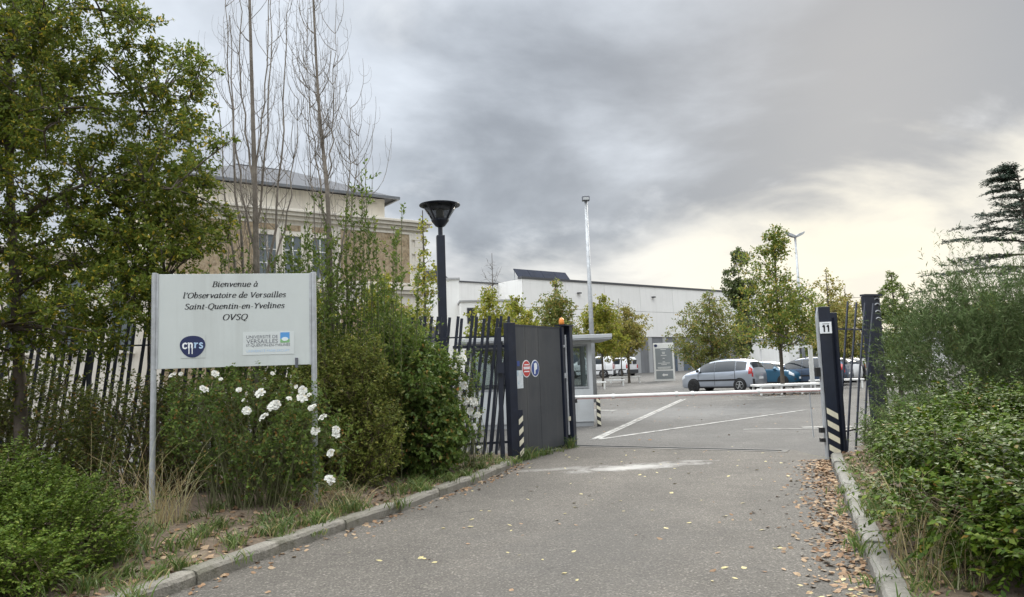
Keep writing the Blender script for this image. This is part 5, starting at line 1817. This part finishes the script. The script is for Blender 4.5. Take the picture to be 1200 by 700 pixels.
shrub('olive_shrub', 'tall olive green small-leaved shrub beyond the sign post', (-2.15, 9.9, .1),
      [(0, 0, .9, .62, .6, .95), (.1, 0, 1.4, .38, .4, .6), (-.35, -.2, .8, .55, .5, .8), (-.45, .1, 1.4, .4, .4, .7), (.3, -.45, .6, .45, .4, .6)], 120, 1900, .36, 20, (.042, .019), (M['twig'], LM['olive']), 71, rise=1.1, outward=.45, shell=.4)
shrub('hedge_bush', 'dense dark green broad-leaved bush before the bar fence', (-1.46, 10.7, .08),
      bumpy([(0, 0, .85, .62, .55, .90), (-.45, -.15, .7, .55, .5, .8), (.25, -.25, .5, .42, .4, .55), (-.7, .1, 1.2, .35, .3, .6), (-.1, .15, 1.3, .45, .4, .45), (.35, .1, 1.1, .2, .2, .45)], 26, 3, .10, .28), 80, 2300, .26, 16, (.062, .040), (M['twig'], LM['dark']), 72, hexa=True, rise=.3, outward=.8, shell=.6, up=.3)
shrub('climbing_shrub', 'light green climbing shrub sprawling over the bar fence between two bushes', (-1.9, 11.0, .08),
      bumpy([(0, 0, .9, .6, .4, .95), (.5, .1, 1.0, .55, .4, .95), (-.5, -.1, .8, .5, .4, .85), (.2, .2, 1.75, .5, .3, .45)], 24, 4, .12, .3), 90, 1900, .34, 16, (.05, .027), (M['twig'], LM['sucker']), 74, rise=.8, outward=.6, shell=.4)
fr = shrub('rose_bush', 'thin straggling white rose against the bar fence by the gate', (-.72, 11.3, .08),
           [(0, 0, .75, .22, .22, .75), (.05, 0, 1.35, .16, .2, .4)], 22, 150, .25, 9, (.04, .026), (M['green_stem'], LM['rose']), 73, cat='rose bush', rise=.9, outward=.5, shell=.3, stem_r=.005)
add_blooms(fr, [(-0.79, 11.1, 1.7), (-0.78, 11.08, 1.74), (-0.89, 11.1, 1.6), (-0.60, 11.1, 1.08), (-0.62, 11.08, 1.10), (-0.68, 11.1, 0.96), (-0.77, 11.1, 1.34), (-0.62, 11.1, 0.73), (-0.57, 11.1, 0.43), (-0.75, 11.1, 1.12), (-0.58, 11.12, .9)], 1.15)


# leafy suckers around the bare poplars
def suckers(name, label, loc, spots, seed, LW=(.062, .031), mat='sucker'):
    r = np.random.default_rng(seed)
    root = thing(name, label, 'shrub', loc)
    base, tip = [], []
    for (x, y, h) in spots:
        for _ in range(7):
            bx, by = x + r.normal() * .16, y + r.normal() * .16
            base.append((bx, by, -.05))
            tip.append((bx + r.normal() * .14, by + r.normal() * .14, h * r.uniform(.72, 1.02)))
    A, B = np.array(base), np.array(tip)
    n = len(A)
    P = bezier(A, (A + B) / 2 + r.normal(size=(n, 3)) * .06, B, 14)
    S0 = P[:, 5:13].reshape(-1, 3)
    d = unit(np.stack([r.normal(size=len(S0)), r.normal(size=len(S0)), r.uniform(.5, 1.6, len(S0))], 1))
    E_ = S0 + d * r.uniform(.15, .42, (len(S0), 1))
    P2 = bezier(S0, (S0 + E_) / 2 + np.array([0, 0, -.03]), E_, 5)
    V, F = join([tubes(P, np.linspace(1, .25, 14)[None] * .010 * np.ones((n, 1)), 5), tubes(P2, np.linspace(1, .4, 5)[None] * .003 * np.ones((len(P2), 1)), 3)])
    tag(link('stems', fast_mesh('stems', V, F), M['green_stem'], root, smooth=True), kind='stuff')
    a = on_curves(r, P, 80, .25, 1.0, .75, 0, .35)
    b = on_curves(r, P2, 12, .15, 1.0, .8, 0, .35)
    pos, D_, Nn = (np.concatenate([x, y]) for x, y in zip(a, b))
    D_ = unit(D_ + np.array([0, 0, .35]))
    s = r.uniform(.6, 1.2, len(pos))
    tag(link('foliage', leaf_mesh('foliage', pos, D_, Nn, LW[0] * s, LW[1] * s, False), LM[mat], root), kind='stuff')
    return root


suckers('poplar_suckers', 'upright leafy shoots crowding the foot of the many-stemmed bare tree', (-3.75, 10.6, .12), [(-.35, .1, 3.7), (.0, -.2, 3.5), (.40, .1, 4.2), (.62, -.1, 3.6), (-.55, 0, 3.2), (.2, .2, 3.2), (.8, .1, 3.9), (-.15, .0, 3.3)], 81)
suckers('poplar_suckers', 'tall upright leafy shoots around the slimmer bare tree', (-2.65, 10.5, .12), [(0, 0, 3.8), (.08, .1, 3.9), (.42, .1, 4.3), (.58, -.1, 4.45), (.90, 0, 3.9), (-.25, .1, 3.6), (.2, -.2, 3.2), (.7, .2, 3.1), (1.05, .1, 3.2)], 82)


def bare_tree(label, loc, trunk, tr, forks, seed):
    """leafless tree of steep stems with fine curling twigs; forks: (height share on trunk, dx, dy, top height)"""
    r = np.random.default_rng(seed)
    root = thing('bare_tree', label, 'tree', loc, 0, 'leafless poplars behind the sign')
    Tk = smooth_line3(trunk, 8)
    V, F = tubes(Tk[None], np.interp(np.linspace(0, 1, len(Tk)), [0, .08, 1], [tr * 1.25, tr, tr * .22])[None], 9)
    link('trunk', fast_mesh('trunk', V, F), M['bark_pale'], root, smooth=True)
    A, B, Mi, Rd = [], [], [], []
    for (t, dx_, dy_, top, rad) in forks:
        a = Tk[int(t * (len(Tk) - 1))]
        b_ = np.array([a[0] + dx_, a[1] + dy_, top])
        A.append(a); B.append(b_); Rd.append(rad * .72)
        Mi.append(np.array([a[0] + dx_ * .85, a[1] + dy_ * .85, a[2] + (top - a[2]) * .32]))
    A, B, Mi, Rd = map(np.array, (A, B, Mi, Rd))
    P1 = bezier(A, Mi, B, 14)
    P1[:, 1:-1] += r.normal(size=P1[:, 1:-1].shape) * np.array([.018, .018, 0])
    V1, F1 = tubes(P1, np.linspace(1, .22, 14)[None] * Rd[:, None], 6)
    src = np.concatenate([P1[:, 3:].reshape(-1, 3), np.repeat(Tk[int(len(Tk) * .45):], 2, 0)])
    src = src[r.integers(0, len(src), 170)]
    n = len(src)
    az = r.uniform(0, 6.28, n)
    ln = r.uniform(.35, 1.05, n)
    out = np.stack([np.cos(az), np.sin(az) * .7, np.zeros(n)], 1)
    E_ = src + out * ln[:, None] * .36 + np.array([0, 0, 1.0]) * ln[:, None]
    Mi2 = src + out * ln[:, None] * .42 + np.array([0, 0, .32]) * ln[:, None]
    P2 = bezier(src, Mi2, E_, 9)
    P2[:, 1:] += np.cumsum(r.normal(size=P2[:, 1:].shape) * .009, 1)
    s3 = P2[:, 3:].reshape(-1, 3)
    s3 = s3[r.integers(0, len(s3), 520)]
    n3 = len(s3)
    az = r.uniform(0, 6.28, n3)
    ln = r.uniform(.12, .45, n3)
    out = np.stack([np.cos(az), np.sin(az), np.zeros(n3)], 1)
    P3 = bezier(s3, s3 + out * ln[:, None] * .6 + np.array([0, 0, .2]) * ln[:, None], s3 + out * ln[:, None] * .4 + np.array([0, 0, 1.0]) * ln[:, None], 6)
    V, F = join([(V1, F1), tubes(P2, np.linspace(1, .35, 9)[None] * .0055 * np.ones((n, 1)), 4), tubes(P3, np.linspace(1, .5, 6)[None] * .0024 * np.ones((n3, 1)), 3)])
    tag(link('branches', fast_mesh('branches', V, F), M['bark_pale'], root, smooth=True), kind='stuff')
    return root


bare_tree('bare poplar of many steep stems behind the welcome sign', (-3.72, 10.75, .1), [(.02, 0, -.1), (.0, 0, 2.2), (-.04, .02, 4.2), (-.10, .04, 6.2), (-.16, .0, 9.2)], .058,
          [(.22, -.62, .1, 5.6, .035), (.24, -.38, -.1, 6.9, .038), (.27, .42, .1, 7.0, .036), (.30, .62, .0, 5.6, .026), (.38, -.50, .1, 7.6, .028), (.42, .30, -.1, 7.9, .027), (.50, -.28, 0, 8.2, .024), (.55, .22, .1, 8.3, .022), (.2, -.25, .2, 4.6, .022), (.2, .2, -.2, 4.4, .02)], 91)
bare_tree('slimmer bare poplar with a single pale trunk behind the welcome sign', (-2.62, 10.65, .1), [(-.02, 0, -.1), (.0, 0, 2.0), (-.03, .0, 4.0), (-.16, .02, 5.6), (-.26, .0, 8.4)], .05,
          [(.3, -.35, .1, 5.6, .022), (.33, .33, 0, 5.4, .026), (.36, .42, .1, 5.0, .016), (.45, -.30, 0, 6.6, .02), (.55, .15, .1, 7.2, .018), (.62, -.2, 0, 7.5, .016), (.28, .5, .0, 4.2, .014)], 92)

tuft('dry_grass', 'clump of dry straw-coloured grass at the foot of the sign post', (-3.45, 7.35, .12), 170, .85, .55, .006, LM['straw'], 101, .22)
tuft('dry_grass', 'taller dry stalks rising beside the bright green bush', (-3.95, 7.5, .12), 40, 1.35, .6, .006, LM['straw'], 102, .3)
tuft('dry_grass', 'short dead grass fringe under the roses', (-2.15, 8.35, .1), 200, .42, .9, .006, LM['straw'], 103, .45)

# ------------------------------------------------------------------ right side
hh_ = shrub('honeysuckle_hedge', 'broad glossy green hedge in layered sprays behind the concrete kerb', (5.22, 6.9, .1),
      bumpy([(0, 0, .45, 1.45, 2.6, .56), (-.35, -1.2, .40, 1.05, 1.4, .48), (.5, .9, .55, 1.2, 1.6, .55), (-.55, .6, .40, .85, 1.3, .44), (.4, -1.6, .5, 1.0, 1.2, .52), (-1.15, -2.1, .36, .85, .9, .42), (-1.0, -1.3, .36, .8, .8, .42), (-1.0, -2.9, .3, .6, .7, .36), (-1.0, -.4, .36, .6, .9, .40)], 70, 2, .12, .42), 160, 7000, .34, 23, (.047, .026), (M['twig'], LM['hedge']), 111, cat='hedge', pairs=True, outward=1.0, rise=.05, up=.72, shell=.72)
hh_.rotation_euler[2] = R(-20)
shrub('fine_shrub', 'small grey-green fine-leaved shrub at the foot of the numbered gate post', (5.35, 10.0, .1),
      [(0, 0, .42, .72, .75, .50), (-.35, -.4, .32, .5, .5, .36), (.5, .3, .5, .6, .6, .5)], 70, 1900, .28, 24, (.03, .010), (M['twig'], LM['fine']), 112, rise=.5, outward=.7, shell=.55)
shrub('willow_bush', 'grey-green narrow-leaved willow bush taller than the hedge', (7.75, 11.2, .2),
      [(0, 0, 1.3, 1.9, 1.1, 1.2), (-1.2, -.1, 1.15, 1.2, .9, 1.15), (.9, 0, 1.75, 1.1, .9, .9), (-.6, 0, 1.85, 1.0, .8, .8), (1.9, .1, 1.6, 1.0, .9, .95)], 170, 3000, .66, 22, (.092, .0125), (M['green_stem'], LM['willow']), 113, rise=1.0, outward=.55, shell=.4, up=.2, spread=.6)
shrub('willow_bush', 'few thin feathery willow shoots standing above the grey-green bush', (7.2, 10.9, .1),
      [(-.6, 0, 2.6, .35, .3, .45), (.2, .1, 2.85, .35, .2, .4), (1.3, .1, 2.8, .4, .2, .4)], 20, 34, .8, 24, (.08, .010), (M['green_stem'], LM['willow']), 114, rise=1.4, outward=.3, shell=.2, spread=.6)
tuft('dry_grass', 'tall dry grass clump leaning over the concrete kerb', (2.78, 5.25, .12), 80, .9, .8, .005, LM['straw'], 121, .28)
tuft('dry_grass', 'second dry grass clump at the hedge foot', (2.62, 4.75, .12), 70, .75, .8, .005, LM['straw'], 122, .25)


def weeds(name, label, spots, zf, seed, h0, h1):
    r = np.random.default_rng(seed)
    parts = []
    for (x, y, n, h) in spots:
        a = r.uniform(0, 6.28, n)
        base = np.stack([x + r.normal(size=n) * .06, y + r.normal(size=n) * .06, np.full(n, float(zf(x, y)) - .02)], 1)
        hh = h * r.uniform(.4, 1.1, n)
        out = np.stack([np.cos(a), np.sin(a), np.zeros(n)], 1)
        P = bezier(base, base + out * hh[:, None] * .15 + np.array([0, 0, .7]) * hh[:, None], base + out * hh[:, None] * .6 + np.array([0, 0, .75]) * hh[:, None], 5)
        parts.append(ribbons(P, np.array([.7, 1, .9, .6, .1])[None] * r.uniform(.005, .013, (n, 1)), r))
    V, F = join(parts)
    return tag(link(name, fast_mesh(name, V, F), LM['grass']), label, 'weeds', kind='stuff')


rw = random.Random(5)
sl = []
for i in range(46):
    y = rw.uniform(4.6, 12.4)
    sl.append((kx(LEFT_KERB, y) - rw.choice([.17, .22, .30, .5, -.02]), y, rw.randint(14, 60), rw.uniform(.06, .2)))
for (x, y) in ((-2.30, 7.0), (-2.0, 7.5), (-1.75, 8.1), (-1.15, 9.35), (-.9, 10.0), (-.75, 10.5), (-.5, 11.2)):
    sl.append((x - .02, y, 90, .18))
for i in range(150):
    y = rw.uniform(5.0, 12.5)
    sl.append((kx(LEFT_KERB, y) - rw.uniform(.25, 1.6), y, rw.randint(15, 60), rw.uniform(.06, .26)))
weeds('weeds', 'green weeds and grass growing along the stone kerb', sl, left_z, 131, .06, .2)
sr = []
for i in range(46):
    y = rw.uniform(4.2, 11.4)
    sr.append((kx(RIGHT_KERB, y) + rw.choice([.18, .24, .32, .45, -.03]), y, rw.randint(14, 50), rw.uniform(.06, .22)))
weeds('weeds', 'green weeds and grass growing along the concrete kerb', sr, right_z, 132, .06, .2)
sg_ = [(-.02 + t * 1.15 + .03, 12.72 + t * 2.0, rw.randint(12, 45), rw.uniform(.08, .35)) for t in [rw.random() for _ in range(22)]]
weeds('weeds', 'weeds growing along the foot of the charcoal gate', sg_, lambda x, y: .0, 133, .06, .2)

# ------------------------------------------------------------------ trees beyond the gate
BK = (M['bark'], LM['maple'])
GRP = 'young trees in the car park'


def maple(label, x, y, h, w, z0, mat, seed, n3=900, per=10, leaf=.12, lean=0.0, group=GRP, top=1.0, name='maple_tree', bare=False, shell=.4):
    zb = float(gz(y))
    H_ = h - zb
    c0 = z0 - zb
    mid = (c0 + H_) / 2
    hz = (H_ - c0) / 2
    r_ = np.random.default_rng(seed + 5000)
    lumps = [(0, 0, c0 + hz * .7, w * .30, w * .30, hz * .6)]
    for f in np.linspace(.08, .96, 8):                     # solid middle along the leader
        rad = w * .5 * np.interp(f, [0, .18, .5, .8, 1.0], [.62, 1.0, .78, .40 * top, .10 * top])
        lumps.append((lean * f, 0, c0 + f * (H_ - c0), rad * .55, rad * .55, (H_ - c0) * .09))
    for q in range(26):                                    # uneven boughs: wide low down, narrowing to a ragged point
        f = r_.uniform(0, 1) ** 1.15
        rad = w * .5 * (np.interp(f, [0, .18, .5, .8, 1.0], [.68, 1.0, .84, .46 * top, .12 * top]))
        az = r_.uniform(0, 6.283)
        s_ = rad * r_.uniform(.42, .68) + w * .06
        d_ = rad * r_.uniform(.2, .75)
        lumps.append((lean * f + d_ * math.cos(az), d_ * math.sin(az), c0 + f * (H_ - c0), s_, s_, s_ * r_.uniform(.6, 1.1)))
    return tree(name, label, (x, y, zb), [(0, 0, -.1), (.02, 0, c0 * .7), (lean * .3, .02, mid), (lean, 0, H_ * .97)], max(.05, w * .022), lumps, 16, 110, n3, per, (leaf, leaf * .8), (M['bark'], LM[mat]), seed, group=group, twig_max=.7, up=.3, shell=.2, jit=.07)


maple('large green maple with a pointed top beside the silver car', 12.36, 34.45, 7.75, 4.8, 2.15, 'maple', 201, 1500, 9, .11, .1)
maple('rusty green round maple behind the silver car', 13.9, 52.0, 6.4, 6.4, 1.9, 'rust', 202, 1500, 9, .13)
maple('brownish green tree above the charcoal gate', 2.5, 42.0, 6.5, 3.2, 2.4, 'rust', 203, 800, 10, .13)
maple('green tree with low crown beside the tall mast', 6.1, 51.5, 6.5, 3.8, 2.75, 'lime', 204, 900, 12, .14)
maple('yellowing tree before the white vans', 8.75, 57.0, 6.0, 4.4, 2.85, 'yellow', 205, 900, 12, .15)
maple('yellow-green tree behind the fence next to the black lamp', -4.5, 26.0, 5.0, 2.6, 1.6, 'lime', 206, 800, 12, .11)
maple('yellow-green tree with a bare top right of the black lamp', -.95, 30.0, 5.0, 2.3, 2.2, 'lime', 207, 420, 10, .11)
maple('low yellow-green tree peering over the charcoal gate', .15, 36.0, 5.0, 3.4, 2.0, 'lime', 208, 800, 12, .13)
maple('thin yellowing sapling before the old stone building', -2.85, 24.0, 7.1, 1.1, 2.8, 'lime', 209, 130, 8, .10, group=None, name='sapling')
maple('sparse yellow tree by the two-headed lamp', 19.7, 46.0, 7.3, 3.6, 2.4, 'yellow', 210, 420, 9, .14)
maple('narrow dark poplar rising behind the hangar end', 23.2, 75.0, 13.0, 3.6, 2.5, 'poplar', 211, 900, 14, .22, name='poplar_tree', group=None, top=3.0)
maple('shady green tree behind the bar fence and the olive shrub', -6.6, 24.0, 4.4, 3.0, 1.2, 'lime', 212, 700, 11, .11)
maple('yellowish tree behind the leaning bars', 23.5, 52.0, 6.6, 4.0, 2.2, 'yellow', 213, 600, 10, .15)
# bare tops of two of them
bt_ = tree('bare_sapling', 'leafless sapling crown above the yellow-green tree by the lamp', (-.8, 30.4, 0), [(0, 0, -.1), (.0, 0, 3), (.03, 0, 6.4)], .035, [(0, 0, 5.2, .55, .5, 1.1)], 10, 60, 90, 0, (.1, .1), (M['bark'], LM['lime']), 221)
bt_ = tree('bare_sapling', 'leafless twiggy crown above the yellowing tree by the vans', (8.3, 57.6, .2), [(0, 0, -.1), (.0, 0, 3), (.03, 0, 6.6)], .05, [(0, 0, 5.6, 1.0, .8, 1.0)], 12, 80, 140, 0, (.1, .1), (M['bark'], LM['lime']), 222)

# conical thuja beyond the willow
tree('thuja_tree', 'light green conical thuja behind the broad black pillar', (15.5, 30.0, 0), [(0, 0, -.1), (0, 0, 2), (0, 0, 4.9)], .08,
     [(0, 0, 1.4, 1.3, 1.3, 1.3), (0, 0, 2.6, 1.05, 1.05, 1.2), (0, 0, 3.7, .7, .7, .9), (0, 0, 4.6, .3, .3, .5)], 20, 150, 1300, 14, (.10, .05), (M['bark'], LM['thuja']), 231, twig_max=.5, shell=.6)


def cedar(loc, H_, seed):
    r = np.random.default_rng(seed)
    root = thing('cedar_tree', 'dark cedar with flat tiers of drooping branches', 'tree', loc)
    Tk = smooth_line3([(0, 0, -.1), (.1, 0, H_ * .4), (.0, 0, H_ * .75), (-.25, 0, H_)], 6)
    V, F = tubes(Tk[None], np.linspace(.32, .03, len(Tk))[None], 9)
    link('trunk', fast_mesh('trunk', V, F), M['bark'], root, smooth=True)
    A, B = [], []
    z = 2.0
    while z < H_ - .2:
        f = z / H_
        reach = (11.0 * (1 - f) ** .72 + .5)
        for k in range(6):
            az = r.uniform(0, 6.28)
            L_ = reach * r.uniform(.6, 1.1)
            a = np.array([np.interp(z, Tk[:, 2], Tk[:, 0]), 0, z])
            A.append(a); B.append(a + np.array([math.cos(az) * L_, math.sin(az) * L_, L_ * r.uniform(-.04, .12)]))
        z += r.uniform(.55, .85)
    # nodding leader
    for k in range(4):
        A.append(Tk[-2]); B.append(Tk[-1] + np.array([-.5 - .25 * k, r.normal() * .3, .25 - .1 * k]))
    A, B = np.array(A), np.array(B)
    P1 = bezier(A, (A + B) / 2 + np.array([0, 0, .35]), B, 9)
    V1, F1 = tubes(P1, np.linspace(1, .2, 9)[None] * .05 * np.ones((len(A), 1)), 5)
    s2 = P1[:, 2:].reshape(-1, 3)
    s2 = np.repeat(s2, 6, 0)
    n = len(s2)
    tan = np.repeat(unit(B - A), 7 * 6, 0)
    side = unit(np.cross(tan, np.array([0, 0, 1.0]))) * np.where(r.random(n) < .5, 1, -1)[:, None]
    E_ = s2 + side * r.uniform(.2, .75, (n, 1)) + tan * r.uniform(.1, .5, (n, 1)) + np.array([0, 0, 1]) * r.uniform(-.12, .06, (n, 1))
    P2 = bezier(s2, (s2 + E_) / 2 + np.array([0, 0, .04]), E_, 5)
    V, F = join([(V1, F1), tubes(P2[:, ::2], np.full((n, 3), .008), 3)])
    tag(link('branches', fast_mesh('branches', V, F), M['bark'], root, smooth=True), kind='stuff')
    pos, D_, Nn = on_curves(r, P2, 11, .1, 1, .9, .03, .6)
    D_[:, 2] *= .3
    s = r.uniform(.7, 1.3, len(pos))
    tag(link('crown', leaf_mesh('crown', pos, unit(D_), Nn, .17 * s, .05 * s), LM['cedar'], root), kind='stuff')


cedar((33.9, 48.0, .1), 13.4, 241)

# trees along the far side, seen between the others
for i, (x, y, h, w, mt, lab) in enumerate(((41, 96, 9.5, 8, 'poplar', 'broad dark tree on the skyline beyond the low building'), (52, 92, 8.8, 9, 'maple', 'green tree on the skyline left of the cedar'), (26, 60, 6.0, 5.0, 'maple', 'small green tree behind the parked black hatchback'), (24.5, 38.0, 4.6, 4.2, 'maple', 'green tree behind the willow bush'), (30, 40, 5.2, 4.6, 'fine', 'grey-green tree between willow bush and cedar'),
                                           (-33, 62, 10, 8, 'poplar', 'far dark tree behind the stone wing'))):
    maple(lab, x, y, h, w, 1.2, mt, 301 + i, 900, 12, .2, group='trees on the skyline', name='broadleaf_tree')
